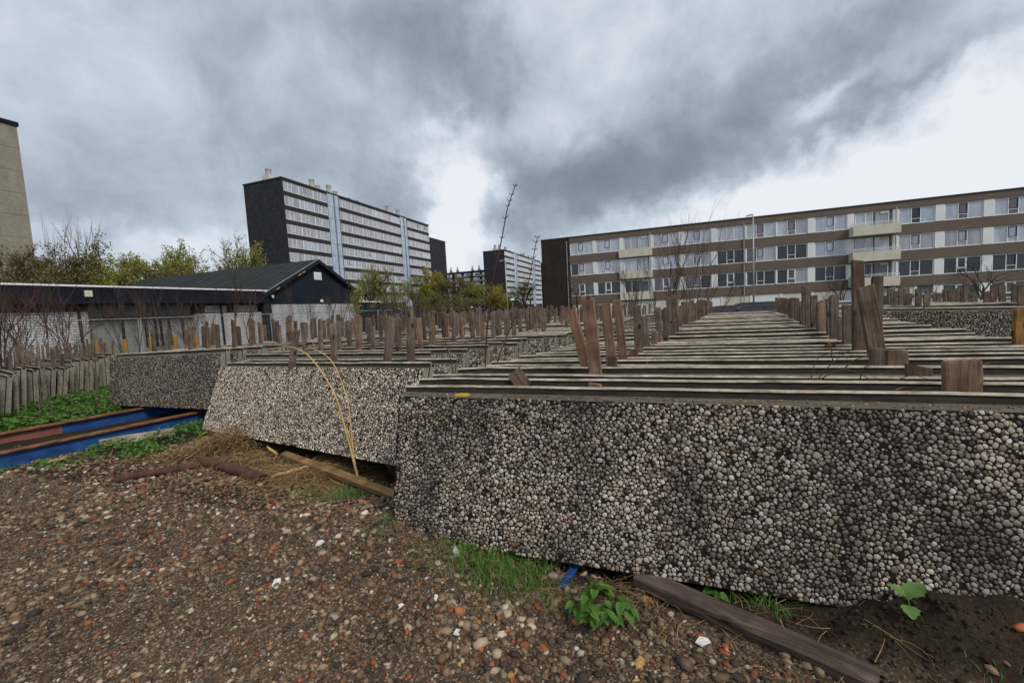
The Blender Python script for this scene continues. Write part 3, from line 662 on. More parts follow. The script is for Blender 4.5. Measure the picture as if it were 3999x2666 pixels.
row(stackB, HB, lambda y: -4.62 + .18 * (y - 5.5), range(3, 50), .50, GM1, LB1, .75, .07, wm=.076)
row(stackB, HB, lambda y: -3.64 + .19 * (y - 5.5), range(2, 50), .54, GM2, LB2, wm=.078)
row(stackB, HB, lambda y: -3.05 + .19 * (y - 5.5), range(6, 50), .46, GM2, LB2, .5, .08, wm=.076)
LA1, LA2 = 'weathered wooden stake in the left row of the left stack', 'weathered wooden stake in the right row of the left stack'
for xo, grp, lab, pr, hm in ((-9.55, 'stakes in the left row of the left stack', LA1, .8, .50), (-8.85, 'stakes in the left row of the left stack', LA1, .7, .48), (-8.05, 'stakes in the right row of the left stack', LA2, .75, .52), (-7.3, 'stakes in the right row of the left stack', LA2, .85, .54)):
    row(stackA, HA, lambda y: xo + .20 * (y - 5.3), range(0, 50), hm, grp, lab, pr, .06, wm=.076)
for i, st in enumerate(stackZ):
    for xo in (3.3, 2.3, 1.0):
        p = topof(st, xo, HZ, .19)
        if sr.random() < .9: stake(p.x + sr.gauss(0, .05), p.y, p.z - .03, .44 + sr.gauss(0, .08), .085, .044, sr.gauss(0, 2.5), 3, -14, 'weathered wooden stake standing in the turned stack at the left edge', 'stakes in the turned stack')
row(stackD[:22], HD, lambda y: 5.75 + .12 * (y - 12), range(0, 22), .40, 'stakes of the far right stack', 'weathered wooden stake between panels of the far right stack', .95, .08, 'stake', 1.5, .12)
row(stackD[:22], HD, lambda y: 7.7 + .12 * (y - 12), range(0, 22), .36, 'stakes of the far right stack', 'weathered wooden stake between panels of the far right stack', .95, .10, 'stake', 1.5, .12)
row(stackD[22:], HD, lambda y: 10.9, range(0, 16), .16, 'short stakes of the low right row', 'short weathered stake of the low row beyond the far right stack', .9, .05, 'stake', 1.5, .13)
row(stackD[22:], HD, lambda y: 12.9, range(0, 16), .14, 'short stakes of the low right row', 'short weathered stake of the low row beyond the far right stack', .9, .05, 'stake', 1.5, .13)

# the stakes that show smallest are joined
STK = sorted((o for o in COL.objects if o.name.startswith('wooden_stake')), key=lambda o: (o.location - camo.location).length)
mb = MB()
for o in STK[290:]:
    mw = Matrix.LocRotScale(o.location, o.rotation_euler, None); mb.add([mw @ v.co for v in o.data.vertices], [tuple(p.vertices) for p in o.data.polygons]); me = o.data
    bpy.data.objects.remove(o); bpy.data.meshes.remove(me)
tag(mb.build('far_stakes', 'stake'), kind='stuff')

# ------------------------------------------------------------------ steel beams, pipes, timber in front
def ibeam(name, label, a, b, h, fw, paint, primer=None):
    a = Vector(a); b = Vector(b); d = b - a; Ln = d.length; yaw = math.atan2(-d.x, d.y)
    o = thing(name, label, 'steel beam', a, (0, 0, yaw))
    MB().box((-.012, 0, .014), (.012, Ln, h - .018)).build('web', paint, parent=o)
    MB().box((-fw / 2, 0, h - .018), (fw / 2, Ln, h)).build('top_flange', 'rust', parent=o)
    MB().box((-fw / 2, 0, 0), (fw / 2, Ln, .014)).build('bottom_flange', paint, parent=o)
    if primer: MB().box((.0125, primer[0], .016), (.0145, primer[1], h - .02)).build('primer_patch', 'primer', parent=o)
    return o
ibeam('steel_beam', 'blue steel beam with rusty top flange nearest the yard, running under the left stack', (-8.43, -.6, -.08), (-6.55, 9.0, -.08), .28, .15, 'blue')
ibeam('steel_beam', 'blue steel beam with a red-primed stretch, beside the leafy bank', (-10.10, -.6, -.08), (-8.10, 9.0, -.08), .28, .17, 'blue', (2.0, 4.4))
def rod(name, label, cat, a, b, r, m, n=12, group=None):
    a = Vector(a); b = Vector(b); mb = MB(); d = (b - a)
    mb.tube([a, a + d * .33, a + d * .66, b], r, n, cap=False); ri = r * .78; mb.tube([a, b], ri, n, cap=False)
    k = len(mb.v)
    for e0, e1 in ((0, 4 * n), (3 * n, 5 * n)):
        for j in range(n): mb.f.append((e0 + j, e0 + (j + 1) % n, e1 + (j + 1) % n, e1 + j)); mb.mi.append(0)
    o = mb.build(name, m, smooth=True); return tag(o, label, cat, group)
rod('rusty_pipe', 'rusty pipe lying on the rubble with its open end at the left', 'steel pipe', (-5.58, 2.60, g1(-5.58, 2.6) + .035), (-4.72, 3.42, g1(-4.72, 3.42) + .07), .045, 'rust_dark')
rod('rusty_pipe', 'dark rusty pipe lying towards the pale wood splinter', 'steel pipe', (-5.02, 3.16, g1(-5.02, 3.16) + .085), (-3.90, 3.00, g1(-3.9, 3) + .05), .05, 'rust_dark')
def timber(name, label, a, b, w_, t, m, roll=0, cat='timber'):
    a = Vector(a); b = Vector(b); d = b - a; Ln = d.length; mb = MB(); r = random.Random(int(Ln * 1000)); n = 7; k = 8
    for i in range(n + 1):
        x = Ln * i / n; c = .006; f = lambda: r.gauss(0, .0022); s = 1 if 0 < i < n else .97
        pr = [(-w_ / 2 + c, -t / 2), (w_ / 2 - c, -t / 2), (w_ / 2, -t / 2 + c), (w_ / 2, t / 2 - c), (w_ / 2 - c, t / 2), (-w_ / 2 + c, t / 2), (-w_ / 2, t / 2 - c), (-w_ / 2, -t / 2 + c)]
        mb.v += [(u * s + f(), v_ * s + f(), x + (f() * 2 if i in (0, n) else 0)) for u, v_ in pr]; mb.t += [.5] * k
    for i in range(n):
        for j in range(k): mb.f.append((i * k + j, i * k + (j + 1) % k, (i + 1) * k + (j + 1) % k, (i + 1) * k + j)); mb.mi.append(0)
    mb.f.append(tuple(range(k))[::-1]); mb.mi.append(0); mb.f.append(tuple(n * k + j for j in range(k))); mb.mi.append(0)
    o = mb.build(name, m); o.location = a; q = d.to_track_quat('Z', 'Y'); o.rotation_mode = 'QUATERNION'
    from mathutils import Quaternion
    o.rotation_quaternion = q @ Quaternion((0, 0, 1), roll); return tag(o, label, cat)
timber('weathered_plank', 'grey-brown weathered plank lying from under the front panel towards the viewer', (-.16, 2.385, .055), (.805, 1.955, .050), .115, .062, 'plank_light', R_(4))
timber('tan_board', 'tan timber board sloping along the foot of the pale panel', (-4.16, 3.50, .10), (-2.02, 2.84, .09), .085, .055, 'board', R_(10))
timber('support_timber', 'timber bearer under the right end of the pale panel', (-3.75, 4.6, .06), (-2.55, 3.40, .10), .10, .10, 'rust_dark', 0)
timber('support_timber', 'dark bearer under the left end of the front panel', (-1.55, 2.62, .03), (-1.30, 8.0, .03), .10, .09, 'plank', 0)
timber('support_timber', 'dark bearer under the middle of the front panel', (1.1, 2.62, .03), (1.35, 8.0, .03), .10, .09, 'plank', 0)
timber('support_timber', 'bearer under the left half of the middle stack', (-5.9, 4.3, .06), (-4.9, 12, .06), .12, .10, 'plank', 0)
timber('pale_plank', 'pale bare plank half hidden in the nettles beside the blue beam', (-7.55, 3.42, .05), (-6.85, 3.95, .10), .03, .11, 'bare_plank', R_(0))
def splinter(label, a, b, w_, m, seed):
    r = random.Random(seed); a = Vector(a); b = Vector(b); mb = MB(); d = b - a; s = d.cross(Vector((0, 0, 1))).normalized(); n = 6; P = []
    for i in range(n + 1):
        t = i / n; ww = w_ * (math.sin(math.pi * (t * .8 + .14))) * r.uniform(.7, 1.1); c = a + d * t; P.append((c - s * ww + Vector((0, 0, r.uniform(0, .008))), c + s * ww * .8 + Vector((0, 0, r.uniform(0, .01))), c + Vector((0, 0, .02 + r.uniform(0, .012)))))
    vs = [p for q in P for p in q]; fs = []
    for i in range(n):
        for j in range(3): fs.append((i * 3 + j, i * 3 + (j + 1) % 3, i * 3 + 3 + (j + 1) % 3, i * 3 + 3 + j))
    mb.add(vs, fs + [(0, 1, 2), (n * 3, n * 3 + 1, n * 3 + 2)]); o = mb.build('wood_splinter', m); return tag(o, label, 'wood splinter')
splinter('bright split piece of wood lying in the dry grass by the dark pipe', (-3.80, 3.02, .05), (-3.52, 3.36, .09), .045, 'pale_wood', 4)
splinter('small pale wood chip lying at the end of the blue beam', (-7.32, 2.78, .03), (-7.12, 2.86, .05), .05, 'pale_wood', 6)
splinter('curled yellow strip of bark by the foot of the pale panel', (-4.62, 3.66, .10), (-4.36, 3.58, .05), .025, 'golden', 8)
bs = MB(); bs.box((-.021, 0, 0), (.021, .30, .007)); bs.box((-.021, 0, .007), (-.015, .30, .016)); o = bs.build('blue_strip', 'blue', loc=(-.575, 2.22, g1(-.57, 2.22) + .006), rot=(R_(6), 0, R_(-13))); tag(o, 'short blue plastic strip poking out from under the front panel', 'plastic strip')

# ------------------------------------------------------------------ gravel and rubble
ph = (1 + 5 ** .5) / 2
ICO_V = np.array([(-1, ph, 0), (1, ph, 0), (-1, -ph, 0), (1, -ph, 0), (0, -1, ph), (0, 1, ph), (0, -1, -ph), (0, 1, -ph), (ph, 0, -1), (ph, 0, 1), (-ph, 0, -1), (-ph, 0, 1)]) / math.hypot(1, ph)
ICO_F = np.array([(0, 11, 5), (0, 5, 1), (0, 1, 7), (0, 7, 10), (0, 10, 11), (1, 5, 9), (5, 11, 4), (11, 10, 2), (10, 7, 6), (7, 1, 8), (3, 9, 4), (3, 4, 2), (3, 2, 6), (3, 6, 8), (3, 8, 9), (4, 9, 5), (2, 4, 11), (6, 2, 10), (8, 6, 7), (9, 8, 1)])
def stones(x, y, size, r, flat=(.45, .8), sink=.25):
    k = len(x); V = ICO_V[None] * r.uniform(.72, 1.12, (k, 12, 1)) + r.normal(0, .07, (k, 12, 3))
    V = V * np.stack([size * r.uniform(.85, 1.5, k), size * r.uniform(.7, 1.0, k), size * r.uniform(*flat, k)], -1)[:, None]
    a = r.uniform(0, 6.283, k); c, s = np.cos(a)[:, None], np.sin(a)[:, None]; tl = r.normal(0, .25, k)[:, None]
    X, Z = V[..., 0] * np.cos(tl) - V[..., 2] * np.sin(tl), V[..., 0] * np.sin(tl) + V[..., 2] * np.cos(tl)
    X, Y = X * c - V[..., 1] * s, X * s + V[..., 1] * c
    return np.stack([X + x[:, None], Y + y[:, None], Z + (gh(x, y) + size * flat[0] * (1 - 2 * sink))[:, None]], -1)
def panel_front(x):
    """y of the line where the gravel stops (panel feet)"""
    return np.where(x > -1.85, 2.44, np.where(x > -6.4, 3.2 + (-2.3 - x) * .21, 3.2))
def gravel_points(k, r):
    x = r.uniform(-9.0, 1.7, k); y = r.uniform(.55, 4.2, k)
    dens = np.ones(k); dens *= (y < panel_front(x) + .05)
    soil = np.exp(-.5 * (((x - 1.15) / .50) ** 2 + ((y - 2.30) / .30) ** 2)); dens *= np.clip(1 - 1.9 * soil, 0.02, 1)
    soft = np.exp(-.5 * (((x + 4.6) / 1.2) ** 2 + ((y - 3.55) / .25) ** 2)); dens *= np.clip(1 - .8 * soft, .1, 1)
    dens *= np.clip((x + 9.2) / 2, .15, 1); dens *= np.where((x + 7.95 - (y - 2.57) * .2) < .05, .05, 1)
    dens *= .55 + .9 * vnoise(x, y, 2.3, 9); d = np.hypot(x, y); dens *= np.clip(1.25 - d / 9, .35, 1)
    dens *= np.where((x > -2.2) & (y > 2.30 - .1 * (x + 2)), .35, 1)
    kp = r.random(k) < dens; return x[kp], y[kp]
r = np.random.default_rng(31)
x, y = gravel_points(104000, r); k = len(x); d = np.hypot(x, y)
size = np.clip(np.exp(r.normal(math.log(.0082), .55, k)),   .0035, .026) * (1 + .12 * np.clip(d - 2, 0, 4)); coarse = vnoise(x, y, 1.4, 12); right = np.clip((x + 2.4) / 1.5, 0, 1)
size *= .66 + .48 * coarse + .36 * right * (y > 1.6)
V = stones(x, y, size, r); tone = np.clip(r.random(k) ** 1.0 * .895, 0, 1); red = r.random(k) < .055 + .04 * right; tone = np.where(red, r.uniform(.88, .985, k), np.minimum(tone, .872))
F = (ICO_F[None] + (np.arange(k) * 12)[:, None, None]).reshape(-1, 3)
o = link('gravel', mesh_np('gravel', V.reshape(-1, 3), F, MT['gravel'], np.repeat(tone, 12))); tag(o, kind='stuff')
k = 900; x = r.normal(1.1, .42, k); y = r.normal(2.22, .16, k); kp = (y < 2.36) & (x < 2.2); x, y = x[kp], y[kp]; k = len(x)
V = stones(x, y, np.clip(np.exp(r.normal(math.log(.006), .55, k)), .002, .022), r)
tag(link('soil_crumbs', mesh_np('soil_crumbs', V.reshape(-1, 3), (ICO_F[None] + (np.arange(k) * 12)[:, None, None]).reshape(-1, 3), MT['soil'], np.repeat(r.random(k), 12))), kind='stuff')
# grit lying on the ledge of the front panel
k = LEDGE_N; x = rl.uniform(.02, 4.35, k); y = np.clip(rl.normal(.03, .022, k), .008, .072); V = stones(x, y, np.clip(np.exp(rl.normal(math.log(.0042), .4, k)), .002, .009), rl)
V[..., 2] += (HC + .005 + .39 * (y - .006) - gh(x, y))[:, None]
tag(link('ledge_grit', mesh_np('ledge_grit', V.reshape(-1, 3), (ICO_F[None] + (np.arange(k) * 12)[:, None, None]).reshape(-1, 3), MT['gravel'], np.repeat(rl.uniform(.2, .87, k), 12)), stackC[0]), kind='stuff')
# larger pieces one by one
def rubble(name, label, cat, x, y, s, m, flat=(.5, .8), group=None, seed=0, sub=True, rot=None):
    rr = np.random.default_rng(seed + int(abs(x * 1000)) + int(abs(y * 777)))
    V = stones(np.array([0.0]), np.array([0.0]), np.array([s]), rr, flat, .3)[0]; V[:, 2] -= gh(np.array([0.]), np.array([0.]))[0]
    me = mesh_np(name, V, ICO_F, MT[m] if isinstance(m, str) else m, np.full(12, .5)); o = link(name, me, None, (x, y, g1(x, y))); return tag(o, label, cat, group)
def shard(name, label, cat, x, y, s, m, seed, group=None, tilt=.25):
    rr = random.Random(seed); n = rr.choice((4, 5, 5, 6)); P = [(s * rr.uniform(.6, 1.15) * math.cos(6.283 * i / n + rr.uniform(-.25, .25)) * 1.3, s * rr.uniform(.6, 1.1) * math.sin(6.283 * i / n)) for i in range(n)]; t = s * rr.uniform(.16, .30)
    mb = MB(); mb.add([(a, b, 0) for a, b in P] + [(a * .94, b * .94, t) for a, b in P], [tuple(range(n))[::-1], tuple(range(n, 2 * n))] + [(i, (i + 1) % n, n + (i + 1) % n, n + i) for i in range(n)])
    o = mb.build(name, m, loc=(x, y, g1(x, y) + s * .2), rot=(rr.gauss(0, tilt), rr.gauss(0, tilt), rr.uniform(0, 6))); return tag(o, label, cat, group)
for a in ((-.13, 1.83, .035, 'brick_ochre', 'large sandy-yellow stone lying near the middle of the plank'), (.07, 1.87, .042, 'stone_brown', 'large square brown stone beside the sandy-yellow one'), (-.29, 1.90, .022, 'brick_ochre', 'small yellow stone below the nettle plant'),
          (-.555, 2.035, .026, 'brick_red', 'orange-red brick lump between the grass and the nettle'), (-.40, 1.96, .030, 'slate', 'blue-grey stone left of the nettle plant'), (-1.10, 1.98, .030, 'stone_brown', 'brown star-shaped stone left below the grass'),
          (-1.62, 2.12, .028, 'brick_red', 'orange brick piece left of the grass tuft'), (-1.28, 1.70, .020, 'brick_red', 'flat orange-red brick chip alone in the fine gravel'), (-2.6, 1.72, .022, 'brick_red', 'round rust-coloured stone in the middle of the gravel'),
          (-.70, 2.13, .030, 'stone_grey', 'pale grey cobble lying at the lower edge of the grass'), (-.93, 2.08, .028, 'stone_grey', 'grey upright stone inside the lower edge of the grass'), (-.60, 2.30, .030, 'stone_grey', 'mottled stone just left of the blue strip'),
          (-1.40, 2.43, .028, 'stone_white', 'whitish stone at the upper left edge of the grass'), (-5.7, 2.34, .030, 'slate', 'dark flat stone beside small orange bricks far left'), (-2.45, 2.92, .026, 'brick_red', 'bright red brick lump below the splinter and board'), (.18, 1.74, .030, 'brick_red', 'red brick lump beside the dry stems near the plank')):
    rubble('brick_fragment' if 'brick' in a[3] and 'stone' not in a[4] else 'stone', a[4], 'brick fragment' if 'brick' in a[3] and 'stone' not in a[4] else 'stone', a[0], a[1], a[2], a[3], (.55, .85))
for i, a in enumerate(((-1.30, 2.30, .030, 'white shard standing on edge left of the grass tuft'), (-1.26, 1.95, .024, 'pale shard below left of the grass'), (-1.02, 1.77, .030, 'largest white tile shard, alone on the gravel'), (-.44, 2.02, .026, 'white tile shard just left of the nettle'),
        (-2.30, 2.15, .034, 'white shard above the empty middle gravel'), (-2.28, 1.78, .036, 'jagged white tile shard in the middle gravel'), (-1.42, 1.85, .020, 'thin white sliver below the pale shard'), (.16, 2.01, .030, 'smooth pale shard right above the sandy-yellow stone'))):
    shard('tile_shard', a[3], 'tile shard', a[0], a[1], a[2], 'stone_white', i)
r = np.random.default_rng(77); cnt = 0; xx, yy = gravel_points(5200, r)
kinds = [('brick_fragment', 'brick_red', 'small red brick fragment lying in the gravel', 'brick fragment', 'red brick fragments in the gravel'), ('stone', 'stone_brown', 'brown stone lying in the gravel', 'stone', 'brown stones in the gravel'),
         ('stone', 'stone_grey', 'grey stone lying in the gravel', 'stone', 'grey stones in the gravel'), ('brick_fragment', 'brick_ochre', 'small ochre brick fragment lying in the gravel', 'brick fragment', 'ochre brick fragments in the gravel'), ('tile_shard', 'stone_white', 'small white shard lying in the gravel', 'tile shard', 'white shards in the gravel')]
for px, py in zip(xx, yy):
    if cnt >= 230: break
    if px < -7 or math.hypot(px, py) > 6.5: continue
    q = random.random(); j = 0 if q < .20 else 1 if q < .58 else 2 if q < .82 else 3 if q < .94 else 4; nm, m, lab, cat, grp = kinds[j]; near = px > -2 and py > 1.6
    if j == 4: shard(nm, lab, cat, px, py, pick(.007, .014), m, cnt, grp)
    else: rubble(nm, lab, cat, px, py, pick(.013, .022) * (1.15 if near else .95), m, (.5, .8), grp, cnt)
    cnt += 1

# ------------------------------------------------------------------ small plants
def ribbons(name, P, wid, tone, m, kind='stuff', parent=None):
    """P (k, s, 3) centre lines, flat blades tapering to a point"""
    k, s, _ = P.shape; d = np.gradient(P, axis=1); side = np.cross(d, np.array([0, 0, 1.0])); nrm = np.linalg.norm(side, axis=2, keepdims=True); side = side / np.maximum(nrm, 1e-6)
    tp = np.linspace(1, .12, s)[None, :, None]; Wd = np.asarray(wid)[:, None, None] * tp * .5
    V = np.stack([P - side * Wd, P + side * Wd], 2).reshape(k, s * 2, 3); j = np.arange(s - 1)
    Q = np.stack([2 * j, 2 * j + 1, 2 * j + 3, 2 * j + 2], -1); F = (Q[None] + (np.arange(k) * 2 * s)[:, None, None]).reshape(-1, 4)
    return tag(link(name, mesh_np(name, V.reshape(-1, 3), F, MT[m], np.repeat(tone, 2 * s)), parent), kind=kind)
def grass(cx, cy, sx, sy, k, ln, seed, m='grass'):
    r = np.random.default_rng(seed); x = cx + r.normal(0, sx, k); y = cy + r.normal(0, sy, k); keep = y < panel_front(x) + .02; x, y = x[keep], y[keep]; k = len(x)
    z = gh(x, y); a = r.uniform(0, 6.283, k); L_ = ln * r.uniform(.45, 1.25, k); bend = r.uniform(.4, 1.35, k); t = np.linspace(0, 1, 5)[None]
    hor = L_[:, None] * bend[:, None] * t ** 1.7 * .8; up = L_[:, None] * (t - .42 * bend[:, None] * t ** 2)
    P = np.stack([x[:, None] + np.cos(a)[:, None] * hor, y[:, None] + np.sin(a)[:, None] * hor, z[:, None] + up - .004], -1)
    return ribbons('grass', P, r.uniform(.0035, .0065, k), r.beta(2, 2.0, k), m)
grass(-1.12, 2.33, .18, .12, 720, .12, 1); grass(-.86, 2.22, .16, .10, 520, .12, 2); grass(-1.02, 2.50, .20, .06, 300, .12, 3); grass(-1.0, 2.30, .24, .13, 240, .10, 21, 'straw'); grass(-.68, 2.12, .10, .06, 90, .09, 15)
grass(-2.75, 2.95, .14, .10, 420, .12, 4); grass(-3.1, 2.85, .20, .10, 160, .10, 5); grass(-1.86, 2.40, .05, .05, 60, .09, 6); grass(.52, 2.33, .06, .04, 70, .10, 7); grass(.36, 2.38, .05, .03, 50, .08, 8)
grass(-1.9, 2.25, .10, .06, 40, .06, 9); grass(-4.7, 3.35, .12, .06, 160, .10, 10); grass(1.25, 2.05, .10, .05, 30, .05, 11); grass(1.1, 2.2, .25, .08, 26, .04, 12); grass(-2.4, 3.1, .2, .1, 110, .09, 16)
def leaf_mesh(ln, wd, teeth, seed, droop=.25, m='nettle'):
    """serrated ovate leaf, folded along its midrib"""
    r = random.Random(seed); n = teeth; L_, Rr, C = [], [], []
    for i in range(n + 1):
        t = i / n; wv = wd * .5 * math.sin(math.pi * min(1, t ** .72)) ** .85 * (1.0 if i % 2 else .80); z = -droop * ln * t * t + .010 * ln * math.sin(9 * t)
        L_.append((-wv, t * ln + (.03 * ln if i % 2 else 0), z + wv * .35)); Rr.append((wv, t * ln + (.03 * ln if i % 2 else 0), z + wv * .35)); C.append((0, t * ln, z))
    vs = C + L_ + Rr; fs = []; q = n + 1
    for i in range(n): fs.append((i, i + 1, q + i + 1, q + i)); fs.append((i, 2 * q + i, 2 * q + i + 1, i + 1))
    mb = MB(); mb.add(vs, fs); mb.t = [min(1, .35 + .5 * abs(v[0]) / (wd * .5)) for v in vs]; return mb.mesh('leaf', m, smooth=True, tone=True)
def rosette(name, label, cat, loc, leaves, stems, rad, hgt, meshes, seed, stem_m='shoot', scl=1.0):
    """several stems each with pairs of drooping leaves"""
    o = thing(name, label, cat, loc); r = random.Random(seed); sm = MB()
    for s in range(stems):
        a = 6.283 * s / stems + r.uniform(-.4, .4); rr = rad * (r.random() ** .6); top = Vector((math.cos(a) * rr, math.sin(a) * rr, hgt * r.uniform(.55, 1.0) * (1 - .35 * rr / rad)))
        pts = [Vector((0, 0, 0)) + Vector((math.cos(a), math.sin(a), 0)) * .01, top * .5 + Vector((0, 0, .1 * hgt)), top]; sm.tube(pts, [.003, .0025, .0018], 5)
        for q in range(leaves):
            t = 1 - .22 * (q // 2); p = pts[1].lerp(pts[2], max(0, t)) if t > .3 else pts[0].lerp(pts[1], .7); ya = a + (1.57 if q % 2 else -1.57) * r.uniform(.3, 1) + r.uniform(-.4, .4)
            lf = link('leaf', r.choice(meshes), o, p, (R_(r.uniform(-28, 12)), R_(r.gauss(0, 12)), ya - 1.57)); lf.scale = (scl * r.uniform(.65, 1.15),) * 3
    sm.build('stem', stem_m, parent=o); return o
NL = [leaf_mesh(.085, .062, 14, i, .22 + .08 * i) for i in range(4)]
rosette('nettle_plant', 'bushy bright green nettle plant growing in the rubble beside the plank', 'nettle', (-.335, 2.03, g1(-.33, 2.03)), 6, 19, .16, .21, NL, 5, scl=.80)
rosette('nettle_plant', 'small dark nettle squeezed between the plank and the front panel', 'nettle', (.27, 2.40, g1(.27, 2.4)), 3, 4, .06, .08, NL, 6, scl=.7)
rosette('seedling', 'tiny green seedling in the gravel left of the grass', 'seedling', (-1.55, 2.19, g1(-1.55, 2.19)), 2, 2, .02, .04, NL, 9, scl=.35)
SL = [leaf_mesh(.085, .085, 8, 40 + i, .10, 'sprout') for i in range(3)]
sp = thing('young_weed', 'young light green weed with broad leaves on the soil heap against the front panel', 'weed', (1.05, 2.31, g1(1.05, 2.31)))
MB().tube([(0, 0, 0), (.005, -.01, .05), (0, 0, .085)], .003, 5).build('stem', 'sprout', parent=sp)
for i, (a, b, c, s) in enumerate(((75, .08, 10, 1.0), (-62, .085, 14, 1.15), (170, .045, -35, .85), (10, .07, 30, .55))):
    lf = link('leaf', SL[i % 3], sp, (0, -.012, b), (R_(c + 22), 0, R_(a))); lf.scale = (s,) * 3
def leaf_cloud(name, P, size, r, m, parent=None, upright=.5, kind=None):
    k = len(P); base = np.array([(0, 0, 0), (-.36, .42, .07), (.36, .42, .07), (0, .5, -.02), (0, 1.0, -.18)])
    F1 = np.array([(0, 2, 3), (0, 3, 1), (3, 2, 4), (1, 3, 4)]); V = base[None] * size[:, None, None]
    a = r.uniform(0, 6.283, k)[:, None]; tl = r.normal(0, upright, k)[:, None]; rl = r.normal(0, upright, k)[:, None]
    x, y, z = V[..., 0], V[..., 1], V[..., 2]; x, z = x * np.cos(rl) - z * np.sin(rl), x * np.sin(rl) + z * np.cos(rl); y, z = y * np.cos(tl) - z * np.sin(tl), y * np.sin(tl) + z * np.cos(tl)
    x, y = x * np.cos(a) - y * np.sin(a), x * np.sin(a) + y * np.cos(a); V = np.stack([x, y, z], -1) + P[:, None]
    F = (F1[None] + (np.arange(k) * 5)[:, None, None]).reshape(-1, 3)
    return tag(link(name, mesh_np(name, V.reshape(-1, 3), F, MT[m], np.repeat(r.beta(2, 2, k), 5)), parent), kind=kind)
r = np.random.default_rng(51); k = 26000; x = r.uniform(-14.5, -8.6, k); y = r.uniform(.6, 6.6, k)
bx = -9.05 + (y - 4.69) * .2 ; ends = -10.45 - (y - 3.12)
keep = (x < bx - .12) & (x > ends - .35); x, y = x[keep], y[keep]; edge = np.clip((bx[keep] - .1 - x) / .5, .15, 1)
P = np.stack([x, y, gh(x, y) + .04 + .13 * edge * r.random(len(x)) ** .6 + .07 * edge * vnoise(x, y, 2.2, 3)], -1)
leaf_cloud('nettle_bank', P, r.uniform(.05, .10, len(x)), r, 'nettle', None, .42, 'stuff')
def clump(label, cx, cy, rad, h, k, seed):
    r = np.random.default_rng(seed); o = thing('nettle_clump', label, 'nettle', (cx, cy, g1(cx, cy))); a = r.uniform(0, 6.283, k); q = rad * np.sqrt(r.random(k)) * (.7 + .6 * vnoise(np.cos(a) * 3, np.sin(a) * 3, 1, seed))
    zz = h * (1 - (q / rad / 1.3) ** 2) * r.uniform(.25, 1, k); leaf_cloud('foliage', np.stack([q * np.cos(a) * 1.3, q * np.sin(a), np.maximum(zz, .01)], -1), r.uniform(.03, .062, k) * (.6 if rad < .17 else 1), r, 'nettle', o, .5, 'stuff')
clump('low broad-leaved weed tangled in the grass tuft by the front panel', -1.18, 2.34, .16, .06, 110, 7); clump('second low weed in the right half of the grass tuft by the front panel', -.86, 2.30, .13, .05, 80, 8)
clump('nettle clump at the foot of the nearest blue beam', -6.95, 3.30, .34, .20, 420, 1); clump('nettle clump against the lower left corner of the pale panel', -6.62, 3.95, .42, .22, 420, 2)
clump('low nettle clump left of the dry grass heap', -6.30, 3.28, .22, .13, 220, 3); clump('flat nettle patch at the end of the beam far left', -7.25, 2.82, .26, .08, 170, 4)
clump('small nettle patch between the two blue beams and the pale panel', -6.95, 4.30, .30, .20, 240, 5); clump('ragged green patch left of the beam end', -7.75, 2.50, .22, .06, 90, 6)
def straw(cx, cy, sx, sy, k, h, seed, ln=.32, upm=.5):
    wd = .0011 * math.hypot(cx, cy) + .0006
    r = np.random.default_rng(seed); x = cx + r.normal(0, sx, k); y = cy + r.normal(0, sy, k); q = np.exp(-.5 * (((x - cx) / sx) ** 2 + ((y - cy) / sy) ** 2)); z = gh(x, y) + h * q * r.random(k) + .006
    a = r.normal(.5, 1.1, k) + np.pi * (r.random(k) < .5); L_ = ln * r.uniform(.4, 1.3, k); t = np.linspace(0, 1, 6)[None]; cv = r.normal(0, 1.2, k)[:, None]; arch = r.uniform(.0, .30, k)[:, None] * upm
    an = a[:, None] + cv * t; dx = np.cumsum(np.cos(an), 1) * L_[:, None] / 6; dy = np.cumsum(np.sin(an), 1) * L_[:, None] / 6
    zt = z[:, None] + arch * L_[:, None] * np.sin(np.pi * t) - .25 * L_[:, None] * t * q[:, None] * .3; P = np.stack([x[:, None] + dx, y[:, None] + dy, np.maximum(zt, gh(x[:, None] + dx, y[:, None] + dy) + .004)], -1)
    return ribbons('dry_grass', P, r.uniform(.75, 1.5, k) * wd, r.beta(2, 1.7, k), 'straw')
straw(-5.30, 3.64, .25, .12, 1900, .36, 1); straw(-4.6, 3.34, .28, .12, 800, .12, 2); straw(-3.55, 3.22, .30, .14, 1200, .12, 3); straw(-3.0, 3.05, .25, .10, 260, .06, 4); straw(-5.9, 3.25, .3, .10, 140, .04, 5); straw(-.15, 2.32, .14, .06, 110, .04, 6, .25); straw(-1.5, 2.40, .2, .03, 40, .03, 12, .3); straw(.3, 2.3, .3, .05, 45, .03, 13, .3); straw(-.62, 2.16, .08, .06, 60, .03, 7, .16)
straw(-6.6, 2.95, .3, .10, 50, .02, 8); straw(.45, 1.98, .25, .10, 26, .02, 9, .25); straw(-1.9, 2.5, .15, .06, 30, .03, 10, .25); straw(-3.9, 3.2, .35, .2, 400, .08, 11, .4)
def top_debris(st, H, W, idx, k, seed):
    r = np.random.default_rng(seed); Pl = []
    for _ in range(k):
        o = st[int(r.choice(idx))]; p = o.matrix_basis @ Vector((r.uniform(.1, W - .1), .10 + r.normal(0, .03), H + .092)); a = r.normal(0, .7); L_ = r.uniform(.05, .22); t = np.linspace(0, 1, 4); c = r.normal(0, .5)
        Pl.append(np.stack([p.x + L_ * t * np.cos(a + c * t), p.y + .6 * L_ * t * np.sin(a + c * t), p.z + .004 + .10 * L_ * np.sin(np.pi * t) * r.random()], -1))
    ribbons('dry_litter', np.array(Pl), r.uniform(.003, .006, k), r.beta(2, 2, k), 'straw')
